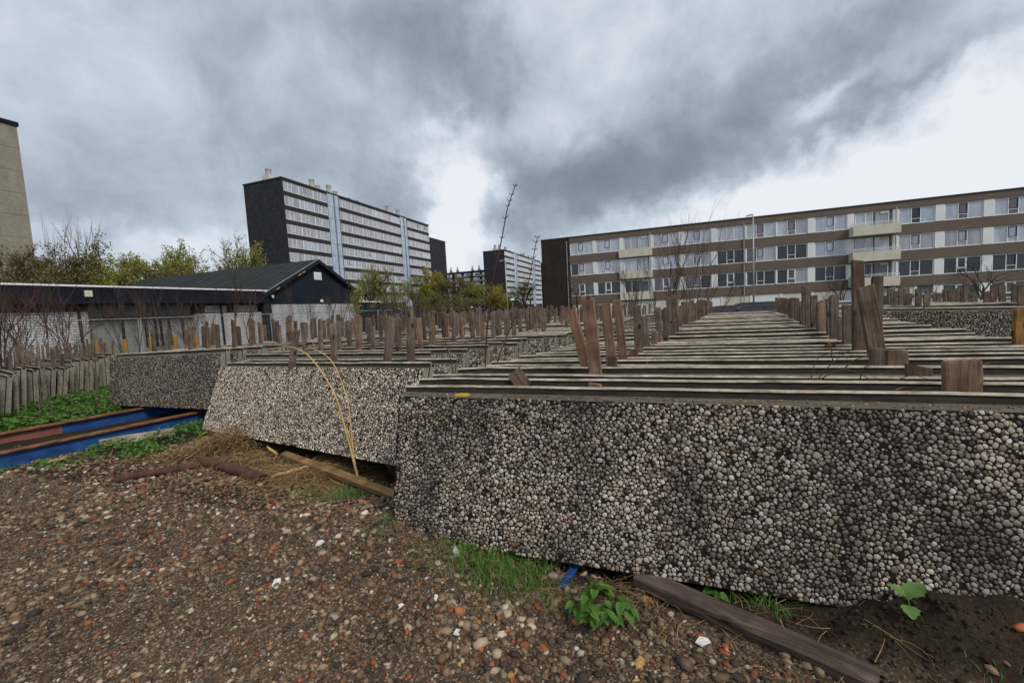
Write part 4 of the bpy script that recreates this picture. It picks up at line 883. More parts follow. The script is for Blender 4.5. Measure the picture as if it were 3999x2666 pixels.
top_debris(stackC, HC, WC, np.arange(0, 16), 170, 1); top_debris(stackB, HB, WB2, np.arange(0, 12), 90, 2); top_debris(stackA, HA, WA, np.arange(0, 8), 50, 3)
def stalk(pts, r0, r1, seg=14):
    """smooth curve through points"""
    P = [Vector(p) for p in pts]; out_ = []
    for i in range(len(P) - 1):
        p0, p1, p2, p3 = P[max(i - 1, 0)], P[i], P[i + 1], P[min(i + 2, len(P) - 1)]
        for s in range(4):
            t = s / 4; out_.append(.5 * ((2 * p1) + (p2 - p0) * t + (2 * p0 - 5 * p1 + 4 * p2 - p3) * t * t + (3 * p1 - p0 - 3 * p2 + p3) * t ** 3))
    out_.append(P[-1]); k = len(out_); return out_, [r0 + (r1 - r0) * i / (k - 1) for i in range(k)]
o = thing('bent_stalk', 'tall golden dry stalks bending over in an arch before the pale panel', 'dry stalk', (-2.94, 3.30, g1(-2.94, 3.3))); z0 = o.location
S1 = [(-2.94, .0), (-3.01, .30), (-3.073, .526), (-3.16, .829), (-3.322, 1.091), (-3.529, 1.302), (-3.793, 1.392), (-4.085, 1.354)]
S2 = [(-2.97, .15), (-2.991, .35), (-3.004, .626), (-3.05, .914), (-3.203, 1.229), (-3.433, 1.356), (-3.559, 1.352)]
S3 = [(-3.0, .36), (-3.018, .44), (-3.072, .56), (-3.205, .74)]
for S, a, b in ((S1, .013, .0035), (S2, .009, .003), (S3, .007, .003)):
    pts, rr = stalk([(x + 2.94, .0 + .06 * (z / 1.4), z - z0.z * 0) for x, z in S], a, b); mb = MB(); mb.tube(pts, rr, 6); rq = random.Random(int(a * 1e4))
    for i in range(2, len(pts) - 6, 3): q = pts[i]; mb.tube([q, q + Vector((rq.uniform(-.05, .03), rq.uniform(-.02, .02), .045))], [.003, .001], 3)
    mb.build('stem', 'golden', parent=o, smooth=True)
def twigs_thing(name, label, cat, lines, m, r0=.005, r1=.0015):
    a = Vector(lines[0][0]); o = thing(name, label, cat, a)
    for l in lines:
        pts, rr = stalk([Vector(p) - a for p in l], r0, r1); mb = MB(); mb.tube(pts, rr, 5); mb.build('stem', m, parent=o)
    return o
twigs_thing('dry_bramble', 'tangle of dry brown bramble stems lying across the near panel tops', 'dry bramble',
   [[(.84, 2.93, 1.06), (.91, 2.95, 1.16), (.97, 2.95, 1.235), (1.06, 2.96, 1.31)], [(.97, 2.95, 1.22), (.955, 2.95, 1.30), (.96, 2.95, 1.36)], [(.84, 2.93, 1.07), (.86, 2.95, 1.16), (.89, 2.96, 1.25), (.96, 2.97, 1.28), (1.12, 2.97, 1.26)],
    [(.90, 2.94, 1.13), (1.03, 2.95, 1.19), (1.20, 2.95, 1.10), (1.36, 2.97, 1.075)], [(.80, 2.92, 1.06), (1.0, 2.93, 1.10), (1.2, 2.94, 1.075)], [(1.2, 2.94, 1.08), (1.33, 2.96, 1.15), (1.42, 2.97, 1.13)], [(1.02, 2.95, 1.19), (1.08, 2.95, 1.25), (1.2, 2.95, 1.27)],
    [(1.1, 2.95, 1.13), (1.12, 2.95, 1.2), (1.22, 2.95, 1.24)], [(.86, 2.94, 1.08), (1.05, 2.95, 1.09), (1.18, 2.95, 1.09), (1.3, 2.95, 1.08)]], 'straw', .004, .0012)
bm = leaf_cloud('dry_leaf', np.array([(.955 + rng.normal(0, .012), 2.95 + rng.normal(0, .012), 1.34 + rng.normal(0, .015)) for _ in range(26)]) - np.array([.84, 2.93, 1.06]), rng.uniform(.015, .03, 26), rng, 'straw', bpy.data.objects['dry_bramble'], .9)
twigs_thing('dry_weed', 'long thin dry stem trailing along the plank', 'dry stem', [[(-.02, 2.32, .05), (.25, 2.10, .06), (.55, 1.93, .05), (.85, 1.80, .03)], [(.1, 2.2, .05), (.35, 2.09, .09), (.62, 2.0, .10), (.78, 1.90, .07)]], 'straw', .0035, .0012)
twigs_thing('dry_weed', 'dry stems crossing the dark gap under the front panel right of the blue strip', 'dry stem', [[(-.44, 2.24, .04), (-.25, 2.33, .06), (-.02, 2.40, .14), (.08, 2.36, .2)], [(-.40, 2.29, .03), (-.15, 2.36, .04), (.0, 2.40, .06)], [(-.35, 2.22, .03), (-.2, 2.26, .05), (-.12, 2.20, .03)]], 'straw', .0035, .0012)
twigs_thing('dry_weed', 'pair of pale dry stems standing in the grass before the front panel', 'dry stem', [[(-1.0, 2.42, .06), (-1.06, 2.40, .18), (-1.12, 2.41, .30)], [(-1.02, 2.41, .05), (-1.05, 2.38, .13), (-1.08, 2.38, .16)]], 'straw', .0035, .0012)
twigs_thing('dry_weed', 'pale dry stem lying loose on the gravel below the splinter', 'dry stem', [[(-2.55, 2.25, .02), (-2.6, 2.45, .035), (-2.55, 2.7, .03)]], 'straw', .004, .0015)
def shoot(label, pts, r0, seed, m='shoot'):
    a = Vector(pts[0]); o = thing('young_shoot', label, 'sapling', a); P, rr = stalk([Vector(p) - a for p in pts], r0, .003); mb = MB(); mb.tube(P, rr, 6); mb.build('stem', m, parent=o, smooth=True)
    b = MB(); q = random.Random(seed)
    for i in range(3, len(P), 2):
        for s in (-1, 1):
            t = Vector((s * q.uniform(.02, .04), q.uniform(-.01, .01), q.uniform(.012, .03))); b.tube([P[i], P[i] + t * .6, P[i] + t], [.003, .004, .001], 4)
    tag(b.build('bud', m, parent=o), kind='stuff'); return o
shoot('tallest thin budded shoot rising between the middle and right stacks', [(-1.66, 3.70, .35), (-1.63, 3.7, 1.11), (-1.56, 3.7, 1.65), (-1.49, 3.7, 1.97), (-1.41, 3.7, 2.23), (-1.32, 3.7, 2.56), (-1.28, 3.7, 2.66), (-1.22, 3.7, 2.79)], .0095, 1)
shoot('second shorter slanting shoot between the middle and right stacks', [(-1.72, 3.90, .4), (-1.59, 3.9, 1.08), (-1.47, 3.9, 1.36), (-1.34, 3.9, 1.61), (-1.24, 3.9, 1.80), (-1.16, 3.9, 2.07), (-1.12, 3.9, 2.24), (-1.09, 3.9, 2.33)], .0075, 2)
shoot('thin low shoot before the gap at the left end of the right stack', [(-2.0, 3.62, .5), (-1.95, 3.62, 1.05), (-2.0, 3.6, 1.35), (-2.02, 3.6, 1.52)], .007, 3)

# ------------------------------------------------------------------ trees and saplings
def grow(mb, r, p, d, ln, rad, depth, ends, spread, nb, up=.25, sides=4):
    pts = [p]; dd = d.copy(); n = 3
    for i in range(n):
        dd = (dd + Vector((r.gauss(0, .13), r.gauss(0, .13), r.gauss(0, .08) + up * .12))).normalized(); pts.append(pts[-1] + dd * ln / n)
    mb.tube(pts, [rad * (1 - .45 * i / n) for i in range(n + 1)], sides if depth > 1 else 3, cap=False)
    if depth <= 0: ends += pts[1:]; return
    if depth == 1: ends += pts[2:]
    for b in range(nb[depth - 1]):
        t = r.uniform(.35, 1) if b else 1.0; q = pts[0].lerp(pts[-1], t) if t < 1 else pts[-1]; i = min(n - 1, int(t * n)); q = pts[i].lerp(pts[min(n, i + 1)], t * n - i) if t < 1 else pts[-1]
        a = r.uniform(0, 6.283); s = r.uniform(.5, 1.1) * spread; side = dd.orthogonal().normalized(); side.rotate(Matrix.Rotation(a, 3, dd)); nd = (dd + side * s + Vector((0, 0, up))).normalized()
        grow(mb, r, q, nd, ln * r.uniform(.5, .78), rad * .5, depth - 1, ends, spread, nb, up, sides)
def tree(name, label, loc, h, cw, seed, m=None, k=1500, lsz=.16, depth=4, nb=(4, 4, 4, 5), trunk=.28, spread=.75, bark='trunk', group=None, rad=None, up=.22, jit=.17, stems=1):
    """trunk with limbs and twigs grown to height h and width cw; leaves sit on the twigs"""
    r = random.Random(seed); mb = MB(); ends = []; tw = MB()
    for s in range(stems):
        d = Vector((r.gauss(0, .04), r.gauss(0, .04), 1)).normalized() if stems == 1 else Vector((r.gauss(0, .22), r.gauss(0, .22), 1)).normalized()
        b = Vector((0, 0, -.3)) if stems == 1 else Vector((r.gauss(0, cw * .12), r.gauss(0, cw * .12), -.2))
        grow(mb, r, b, d, h * trunk + .3, rad or h * .018, depth, ends, spread, nb, up)
    e = np.array([tuple(p) for p in ends]); zs = h / max(1e-3, np.percentile(e[:, 2], 99)); wx = cw * .5 / max(1e-3, np.percentile(np.hypot(e[:, 0], e[:, 1]), 95))
    f = lambda p: (p[0] * wx, p[1] * wx, p[2] * zs)
    mb.v = [f(p) for p in mb.v]; e = e * np.array([wx, wx, zs]); o = thing(name, label, 'tree' if 'tree' in name else 'shrub' if 'shrub' in name else 'sapling', loc, (0, 0, r.uniform(0, 6)), group)
    mb.build('trunk', bark, parent=o)
    if m:
        q = np.random.default_rng(seed); i = q.integers(0, len(e), k); P = e[i] + q.normal(0, jit, (k, 3)); leaf_cloud('crown', P, lsz * q.uniform(.6, 1.4, k), q, m, o, 1.0)
    return o
bg = -.45
# behind the black building, on the left
for i, a in enumerate((('dark_tree', 'reddish brown twiggy tree in front of the concrete tower', (-60, 21.6), 11.2, 7, 'budleaf', 700), ('bare_tree', 'tall bare tree beside the tower, left of the pair of bare tops', (-60, 24.9), 14.3, 5, None, 0), ('bare_tree', 'tall bare tree right of the other bare top beside the tower', (-60, 27.4), 14.1, 5, None, 0),
    ('dark_tree', 'dense brown tree below the two bare tops', (-61, 25.6), 9.6, 6.5, 'budleaf', 1800), ('dark_tree', 'tallest dark brown tree left of the green one', (-61, 29.8), 11.4, 6.5, 'budleaf', 1700), ('leafy_tree', 'yellow-green tree in young leaf, left one of the two behind the black roof', (-60, 34.3), 11.6, 7, 'freshgreen', 2600), ('leafy_tree', 'yellow-green tree in young leaf, right one of the two behind the black roof', (-61, 37.6), 11.0, 6, 'freshgreen', 2000),
    ('dark_tree', 'low brown tree between the yellow-green ones and the light sparse one', (-60, 41.0), 10.0, 5, 'budleaf', 1000), ('leafy_tree', 'rounded sparse tree with tiny leaves next to the dark apartment block', (-59, 43.3), 13.9, 7, 'freshgreen', 900), ('leafy_tree', 'small green tree tucked against the end wall of the dark apartment block', (-62, 48.6), 12.0, 5.5, 'freshgreen', 1600), ('dark_tree', 'brown tree low behind the black flat roof', (-56, 31.8), 8.5, 6, 'budleaf', 1200))):
    tree(a[0], a[1], (*a[2], bg), a[3] + .45, a[4] * (1.3 if a[5] else .8), 100 + i, a[5], int(a[6] * 4.4), .21, 4, (4, 5, 5, 6) if a[5] else (3, 3, 3, 4), .3 if a[5] else .42, .75 if a[5] else .45, 'twig', None, None, .22 if a[5] else .5)
for i, (x, y, h, m) in enumerate(((-57, 23.5, 8.8, 'budleaf'), (-58, 28.4, 9.4, 'freshgreen'), (-64, 32.2, 10.8, 'budleaf'), (-57, 33.2, 9.4, 'yellowgreen'), (-58, 36.2, 9.6, 'freshgreen'), (-57, 39.5, 9.4, 'yellowgreen'), (-64, 40.2, 10.4, 'freshgreen'), (-57, 44.8, 9.6, 'budleaf'))):
    tree('dark_tree' if m == 'budleaf' else 'leafy_tree', 'brown twiggy tree filling the row behind the black roof' if m == 'budleaf' else 'green-tinged tree filling the row behind the black roof', (x, y, bg), h + .45, 7.5, 150 + i, m, 5200, .22, 4, (4, 5, 5, 5), .3, .8, 'twig', 'brown trees filling the row behind the black roof' if m == 'budleaf' else 'green-tinged trees filling the row behind the black roof', None, .2)
# between the tall blocks
for i, a in enumerate((('leafy_tree', 'sparse twiggy tree with first leaves before the dark block facade', (-46, 58), 9.7, 6.5, 'freshgreen', 700), ('dark_tree', 'bare-twigged tree right beside the black gabled roof', (-42, 57), 8.6, 5, 'budleaf', 500), ('leafy_tree', 'brightest yellow-green tree at the right end of the dark block', (-37.6, 65), 8.9, 6, 'yellowgreen', 2600), ('dark_tree', 'brown-green twiggy tree just right of the bright yellow-green one', (-32.5, 64), 7.6, 5.5, 'budleaf', 900),
    ('leafy_tree', 'olive twiggy tree in front of the distant low slab', (-30.2, 66), 6.4, 5, 'freshgreen', 700), ('leafy_tree', 'olive tree left of the end wall of the third tall block', (-27.6, 65), 5.9, 5, 'yellowgreen', 800), ('leafy_tree', 'small yellow-green tree in front of the end wall of the third tall block', (-24.3, 64), 4.9, 3.6, 'yellowgreen', 900), ('dark_tree', 'dark branching tree beside the brown brick end of the four-storey block', (-19.9, 63), 5.9, 5, 'freshgreen', 260),
    ('dark_tree', 'brown tree at the foot of the dark block, left of the yellow-green one', (-42.5, 66), 7.6, 5.5, 'budleaf', 800), ('dark_tree', 'low brown shrub-like tree in front of the bright yellow-green tree', (-34.5, 58), 4.6, 5, 'budleaf', 900), ('dark_tree', 'low brown tree in front of the distant low slab', (-29, 58), 4.2, 5, 'budleaf', 800), ('leafy_tree', 'low olive tree between street lamp and park lamps', (-22.3, 66), 4.2, 4, 'freshgreen', 500))):
    tree(a[0], a[1], (*a[2], bg), a[3] + .45, a[4] * 1.25, 200 + i, a[5], int(a[6] * 4.2), .18, 4, (4, 5, 5, 5), .3, .75, 'twig', None, None, .22)
# bare saplings before the four-storey block
for i, (x, h, ln) in enumerate(((-4.0, 3.6, 0), (-3.2, 3.0, 0), (-1.3, 3.6, 0), (-.45, 4.6, 0), (.05, 5.9, 0), (.45, 5.2, 0), (.95, 5.7, 0), (1.35, 5.5, .12), (1.75, 4.9, .2), (2.1, 4.4, .28), (-.9, 4.2, -.05))):
    o = tree('bare_sapling', 'tallest bare sapling of the thicket in front of the four-storey block' if i == 4 else ('leftmost bare sapling, in front of the brown brick end of the four-storey block' if i == 0 else 'bare sapling with thin upright twigs in front of the four-storey block'), (x, 22 + random.uniform(-.8, .8), bg), h + .45, 1.5 + .28 * h, 300 + i, None, 0, .1, 3, (4, 4, 5), .42, .36, 'twig', 'bare saplings in front of the four-storey block', .030, .5)
    o.rotation_euler.y = ln; o.rotation_euler.z = 0
tree('small_tree', 'small round-headed bare tree at the right, before the four-storey block', (25, 45, bg), 4.5, 4.4, 330, None, 0, .1, 4, (4, 4, 4, 4), .45, .9, 'trunk', None, .13, .05)
tree('small_tree', 'small bare street tree left of the tall stakes, before the four-storey block', (15.2, 45, bg), 4.4, 3.4, 331, None, 0, .1, 4, (4, 4, 4, 4), .45, .8, 'trunk', None, .11, .1)
for i, (x, y, h) in enumerate(((12.8, 40, 3.2), (17.6, 42, 2.6), (20.3, 42, 3.0), (9.2, 30, 2.2))):
    tree('bare_shrub', 'bare shrub standing before the ground floor of the four-storey block', (x, y, bg), h, 1.6, 340 + i, None, 0, .1, 3, (3, 4, 4), .4, .45, 'twig', 'bare shrubs before the four-storey block', .03, .4)
# bare saplings among the left stacks and before the black building
for i, (x, y, h) in enumerate(((-16, 6.6, 3.3), (-16, 7.1, 3.0), (-16.5, 8.4, 3.1), (-16, 8.6, 3.0), (-16, 9.3, 3.3), (-16, 10.1, 2.9), (-16, 10.8, 3.1), (-15.5, 11.5, 3.7), (-16, 11.9, 3.3), (-14, 5.0, 2.6), (-15, 5.6, 2.9), (-13, 4.4, 2.6), (-20, 18.6, 3.6), (-20, 19.4, 3.2), (-20, 20.7, 3.5), (-20, 21.7, 3.7))):
    tree('bare_sapling', 'thin bare sapling in front of the long black fascia and white brick wall', (x + random.uniform(-.4, .4), y, 0), h * 1.08, 1.1 + .25 * h, 400 + i, None, 0, .1, 3, (4, 5, 5), .45, .40, 'twig', 'bare saplings before the black building', .026, .45)
for i, (x, y, h) in enumerate(((-20, 23.4, 4.0), (-20, 24.3, 4.2), (-20, 25.5, 5.2), (-20, 26.5, 4.8), (-20, 27.6, 4.5), (-20, 28.6, 4.2), (-20.5, 30.3, 4.3), (-20, 32.0, 3.8), (-21, 34, 3.6), (-21, 36.5, 3.6))):
    tree('twiggy_shrub', 'dense twiggy shrub just right of the black gabled building', (x, y, 0), h, 2.4, 430 + i, 'freshgreen' if i < 7 else 'budleaf', 420, .085, 4, (4, 4, 4, 6), .3, .55, 'twig', 'twiggy shrubs right of the black building', .03, .35, .08)
for i, (x, y, h) in enumerate(((-15.5, 4.6, 2.6), (-17, 6.0, 3.0), (-14.5, 3.4, 2.4), (-18, 7.6, 3.1))):
    tree('twiggy_shrub', 'dense reddish twiggy shrub at the far left before the white brick wall', (x, y, 0), h, 2.4, 480 + i, None, 0, .1, 4, (4, 4, 5, 5), .35, .55, 'shoot', 'reddish shrubs at the far left', .03, .35)
o = tree('bare_sapling', 'nearest bare sapling, branching in front of the turned stack at the left edge', (-10.6, 3.45, .12), 1.85, 1.7, 450, None, 0, .1, 3, (3, 4, 4), .5, .6, 'twig', None, .034, .2)
for i, (x, y, h) in enumerate(((-10.9, 4.6, 1.25), (-11.2, 5.0, 1.0), (-10.6, 4.2, 1.1), (-10.4, 3.9, .9), (-10.3, 3.3, 1.0), (-11.6, 5.2, 1.2), (-10.0, 4.6, .9), (-11.0, 3.2, 1.2), (-10.7, 3.0, .9), (-11.4, 4.4, 1.3))):
    tree('dry_shrub', 'leafless grey weed stalk standing in the leafy bank before the turned stack', (x, y, .1), h, .45, 460 + i, None, 0, .1, 2, (3, 4), .6, .35, 'twig_pale', 'grey weed stalks in the leafy bank', .013, .5)

# ------------------------------------------------------------------ four-storey block on the right
YB = 58.2; FL = (10.37, 7.52, 4.67, 1.80)           # window heads, top floor first
blk = thing('apartment_block', 'long four-storey block with brown bands, white window strips and cream balconies', 'apartment block', (0, YB, -.6))
def P_(name, a, b, m): return B(name, (a[0], a[1] - YB, a[2] + .6), (b[0], b[1] - YB, b[2] + .6), m, blk)
P_('wall', (-11.8, YB + .22, -.6), (62, YB + 11, 11.0), 'wall_grey')
P_('brick_wall', (-15.85, YB - .05, -.6), (-12.02, YB + 11, 11.12), 'brick_brown'); P_('brick_wall', (-16.1, YB + .15, -.6), (-15.853, YB + 10.8, 8.05), 'brick_brown')
P_('brick_return', (-12.017, YB - .02, -.6), (-11.83, YB + .21, 11.0), 'brick_brown')
P_('roof_edge', (-15.95, YB - .10, 11.125), (62, YB + 11.1, 11.22), 'roof_trim')
for k, (z0, z1) in enumerate(((10.40, 11.12), (7.55, 8.58), (4.70, 5.73), (1.83, 2.88))):
    if k == 0: P_('brown_band', (-11.82, YB - .01, z0), (62, YB + .20, z1), 'spandrel'); continue
    for a, b in ((-11.82, -5.10), (-.83, 20.42), (24.87, 44.0), (48.4, 62)): P_('brown_band', (a, YB - .01, z0), (b, YB + .20, z1), 'spandrel')
WW, WH = 3.13, 1.74
def window_meshes(W, H, s0, s1, bar, f=.085):
    mb = MB()
    for a, b in (((0, 0), (W, f)), ((0, H - f), (W, H)), ((0, f), (f, H - f)), ((W - f, f), (W, H - f)), ((W * s0 - .04, f), (W * s0 + .04, H - f)), ((W * s1 - .04, f), (W * s1 + .04, H - f)), ((W * s0 + .03, H * bar - .03), (W * s1 - .03, H * bar + .03))):
        mb.box((a[0], 0, a[1]), (b[0], .07, b[1]))
    fr = mb.mesh('frame', 'frame'); sash = MB(); x0, x1, z0, z1 = W * s0 + .035, W * s1 - .035, H * bar + .035, H - f - .005; t = .07
    for a, b in (((x0, z0), (x1, z0 + t)), ((x0, z1 - t), (x1, z1)), ((x0, z0 + t), (x0 + t, z1 - t)), ((x1 - t, z0 + t), (x1, z1 - t))): sash.box((a[0], -.012, a[1]), (b[0], .05, b[1]))
    sh = {k: sash.mesh('sash', k) for k in ('frame', 'frame_blue')}
    panes = {}
    for g_ in ('glass_pale', 'glass_lilac', 'glass_dark', 'glass_green', 'glass_purple'):
        panes[g_] = [MB().box((f, .045, f), (W * s0 - .03, .055, H - f)).mesh('pane', g_), MB().box((W * s0 + .03, .045, f), (W * s1 - .03, .055, H - f)).mesh('pane', g_), MB().box((W * s1 + .03, .045, f), (W - f, .055, H - f)).mesh('pane', g_)]
    return fr, sh, panes
WM = window_meshes(WW, WH, .36, .61, .30); wr = random.Random(9)
GL_ = [('glass_pale',) * 9 + ('glass_lilac',) * 2, ('glass_pale',) * 3 + ('glass_dark',) * 3 + ('glass_lilac',) * 2, ('glass_dark',) * 5 + ('glass_green',) * 2 + ('glass_purple',), ('glass_dark', 'glass_green', 'glass_green', 'glass_lilac')]
WX = [-11.73, -8.11, -.69, 3.06, 6.85, 10.10, 13.34, 17.17, 24.96, 28.88, 32.83, 36.7, 40.5, 48.6, 52.4, 56.2]
def win(x, z, k):
    wd = link('window', WM[0], blk, (x, .10, z - WH + .6)); g0 = wr.choice(GL_[k]); sk = 'frame_blue' if (k < 2 or wr.random() < .3) else 'frame'
    if wr.random() < .85: link('sash', WM[1][sk], wd)
    for j in range(3):
        g_ = g0 if wr.random() < .82 else wr.choice(GL_[min(3, k + 1)])
        if j == 1 and k == 0 and x in (10.10, 13.34, 28.88, 32.83): g_ = 'glass_purple'
        link('pane', WM[2][g_][j], wd)
for k, zt in enumerate(FL):
    for i, x in enumerate(WX):
        if k == 3 and x < 27: continue
        win(x, zt, k)
        # pale infill between windows
        if i and WX[i] - WX[i - 1] < 5: P_('infill_panel', (WX[i - 1] + WW + .015, YB + .03, zt - WH), (x - .015, YB + .215, zt + .02), 'pilaster')
    for a, b in ((-4.98 + .0, -4.46), (-1.24, -.71), (20.30, 20.95), (24.42, 24.94), (43.65, 44.9), (48.1, 48.58)):
        if k < 3: P_('infill_panel', (a, YB + .03, zt - WH), (b, YB + .215, zt + .02), 'pilaster')
# balcony doors and balconies
DM = window_meshes(3.1, 1.9, .30, .52, .12)
for x, proud in ((-4.43, .25), (21.05, 1.2), (44.95, 1.2)):
    for k in range(3):
        zt = FL[k]; wd = link('window', DM[0], blk, (x, .12, zt - 1.9 + .6))
        for j in range(3): link('pane', DM[2][wr.choice(('glass_pale', 'glass_lilac', 'glass_pale') if k < 2 else ('glass_dark', 'glass_green'))][j], wd)
        P_('door_leaf', (x + 1.72, YB + .06, zt - 1.86), (x + 1.78, YB + .16, zt - .06), 'frame_blue')
        B('shutter_box', (2.3, -.05, 1.58), (3.0, .04, 1.82), 'cream', wd)
        z1 = zt - 1.62; bc = P_('balcony_parapet', (x - .63, YB - proud, z1 - 1.06), (x + 3.62, YB - proud + .12, z1), 'cream')
        B('side_panel', (x - .63, -proud + .123, z1 - 1.06 + .6), (x - .51, .0, z1 + .6), 'cream', bc); B('side_panel', (x + 3.5, -proud + .123, z1 - 1.06 + .6), (x + 3.62, .0, z1 + .6), 'cream', bc)
        B('floor_slab', (x - .51, -proud + .123, z1 - 1.06 + .6), (x + 3.5, .21, z1 - .95 + .6), 'cream', bc)
        if proud > 1:
            rl = MB(); zz_ = z1 + .6
            for h in (.16, .32): rl.tube([(x - .57, -proud + .06, zz_ + h), (x + 3.56, -proud + .06, zz_ + h)], .022, 5); rl.tube([(x - .57, -proud + .06, zz_ + h), (x - .57, -.02, zz_ + h)], .022, 5); rl.tube([(x + 3.56, -proud + .06, zz_ + h), (x + 3.56, -.02, zz_ + h)], .022, 5)
            for q in range(6): rl.tube([(x - .57 + q * .826, -proud + .06, zz_), (x - .57 + q * .826, -proud + .06, zz_ + .32)], .018, 5)
            rl.build('railing', 'frame', parent=bc)
for x in (-12.16, -1.05, 9.82, 24.66, 48.2):
    dp = MB().tube([(x, -.11, .0), (x, -.11, 11.2)], .06, 8).build('downpipe', 'galv', parent=blk)
# ground floor: pale garage fronts and doors
for x in np.arange(-11.7, 26.5, 3.2):
    P_('garage_door', (x, YB + .10, -.5), (x + 2.95, YB + .215, 1.78), 'cream' if int(x * 3) % 4 else 'pilaster'); P_('infill_panel', (x + 2.96, YB + .05, -.5), (x + 3.19, YB + .215, 1.80), 'pilaster')
P_('entrance', (21.3, YB + .02, -.5), (23.6, YB + .098, 1.5), 'black_paint'); P_('entrance_sign', (22.0, YB - .01, 1.22), (22.9, YB + .017, 1.42), 'sign_green')

# ------------------------------------------------------------------ tall dark blocks
def tall_block(label, X, y0, secs, y1, ztop, depth, rows, chim, pitch=2.8, shaftw=None):
    """facade in the plane x = X facing +x; secs = window strips (ya, yb, number), gaps between them are glazed stair shafts"""
    o = thing('tower_block', label, 'apartment tower', (X, y0, -.5)); PB = lambda nm, a, b, m, par=o: B(nm, (a[0] - X, a[1] - y0, a[2] + .5), (b[0] - X, b[1] - y0, b[2] + .5), m, par)
    PB('wall', (X - depth, y0, -.5), (X - .12, y1, ztop - .02), 'brick_black'); PB('roof_edge', (X - depth - .12, y0 - .12, ztop - .015), (X + .1, y1 + .12, ztop + .22), 'roof_trim')
    PB('end_wall', (X - .118, y0, -.5), (X + .02, y0 + .25, ztop - .02), 'brick_black')
    hW = 1.84
    for k in range(rows + 1):
        zb = ztop - .56 - pitch * k; zt = ztop - .02 if k == 0 else zb + pitch - hW
        for ya, yb, n in secs: PB('dark_band', (X - .118, ya, zb), (X + .0, yb, zt), 'spandrel_dark')
    for ya, yb, n in secs:
        wl = (yb - ya) / n; f = .09; mb = MB()
        for a, b in (((0, 0), (wl, f)), ((0, hW - f), (wl, hW)), ((0, f), (f, hW - f)), ((wl - f, f), (wl, hW - f)), ((wl * .28, f), (wl * .28 + f, hW - f)), ((wl * .52, f), (wl * .52 + f, hW - f)), ((wl * .28 + f, hW * .27), (wl * .52, hW * .27 + f))): mb.box((-.08, a[0], a[1]), (0, b[0], b[1]))
        fm = mb.mesh('frame', 'frame'); pm = [MB().box((-.06, f, f), (-.05, wl * .28, hW - f)).box((-.06, wl * .28 + f, f), (-.05, wl * .52, hW - f)).box((-.06, wl * .52 + f, f), (-.05, wl - f, hW - f)).mesh('pane', g_) for g_ in ('glass_lilac', 'glass_pale')]
        om = MB().box((.01, wl * .28 + f + .08, hW * .3), (.04, wl * .28 + f + .20, hW - f)).box((.01, wl * .52 - .16, hW * .3), (.04, wl * .52 - .04, hW - f)).mesh('open_sash', 'frame_blue')
        for k in range(rows):
            for i in range(n):
                wd = link('window', fm, o, (-.02, ya - y0 + i * wl, ztop - .56 - pitch * k - hW + .5)); link('pane', pm[0] if wr.random() < .85 else pm[1], wd)
                if wr.random() < .12: link('open_sash', om, wd)
    zl = ztop - .56 - pitch * rows
    for (a, b) in [(secs[i][1], secs[i + 1][0]) for i in range(len(secs) - 1)]:
        mid = a + (b - a) * .58
        for k in range(rows + 1):
            z1 = ztop - .1 - pitch * k; z0 = max(z1 - pitch + .06, -.3)
            if k == rows: z0 = -.3
            PB('stair_glazing', (X - .10, a + .12, z0), (X - .02, mid - .14, z1), 'shaft'); PB('stair_glazing', (X - .10, mid + .14, z0), (X - .02, b - .12, z1), 'shaft')
        for q in (a + .06, mid, b - .06): PB('shaft_post', (X - .117, q - .055 if q != mid else q - .13, -.3), (X + .06, q + .055 if q != mid else q + .13, ztop - .05), 'shaft_blue')
    PB('ground_floor', (X - .117, secs[0][0], -.5), (X - .04, secs[-1][1], max(zl - 1.2, .0)), 'spandrel_dark')
    for cy_, dx, hh in chim:
        c = PB('chimney', (X - dx - .9, cy_ - .75, ztop + .22), (X - dx + .9, cy_ + .75, ztop + .22 + hh * .45), 'cream')
        fl = MB().tube([(-dx, cy_ - y0, ztop + .72 + hh * .45), (-dx, cy_ - y0, ztop + .72 + hh * .9)], [.62, .52], 10).tube([(-dx, cy_ - y0, ztop + .72 + hh * .9), (-dx, cy_ - y0, ztop + .72 + hh)], .6, 10); fl.build('flue', 'flue', parent=c)
    return o
tall_block('large dark tower block with pale window strips and blue stair shafts, left of centre', -70.2, 64.5, ((64.75, 76.3, 3), (80.0, 104.2, 6), (107.7, 120.0, 3)), 120.2, 29.95, 10.5, 9,
   [(65.6, 4.5, 2.4), (76.4, 4, 3.2), (78.0, 4, 2.2), (81.5, 4, 3.2), (83.5, 4, 2.2), (88, 4, 1.7), (91, 4, 1.7), (104.1, 4, 3.2), (109.4, 4, 3.2), (112, 4, 1.7)])
tall_block('third tall block in the middle distance, beyond the street lamp', -66.4, 179.2, ((179.6, 192.3, 3), (197, 222.7, 6), (227.4, 240.3, 3)), 240.5, 28.6, 10.5, 9,
   [(181, 5, 2.6), (184, 4, 3.0), (192, 4, 3), (198, 4, 2.0), (205, 4, 1.6), (217, 4, 2.4), (221, 4, 3.0), (230, 4, 2.6), (237, 4, 1.5)])
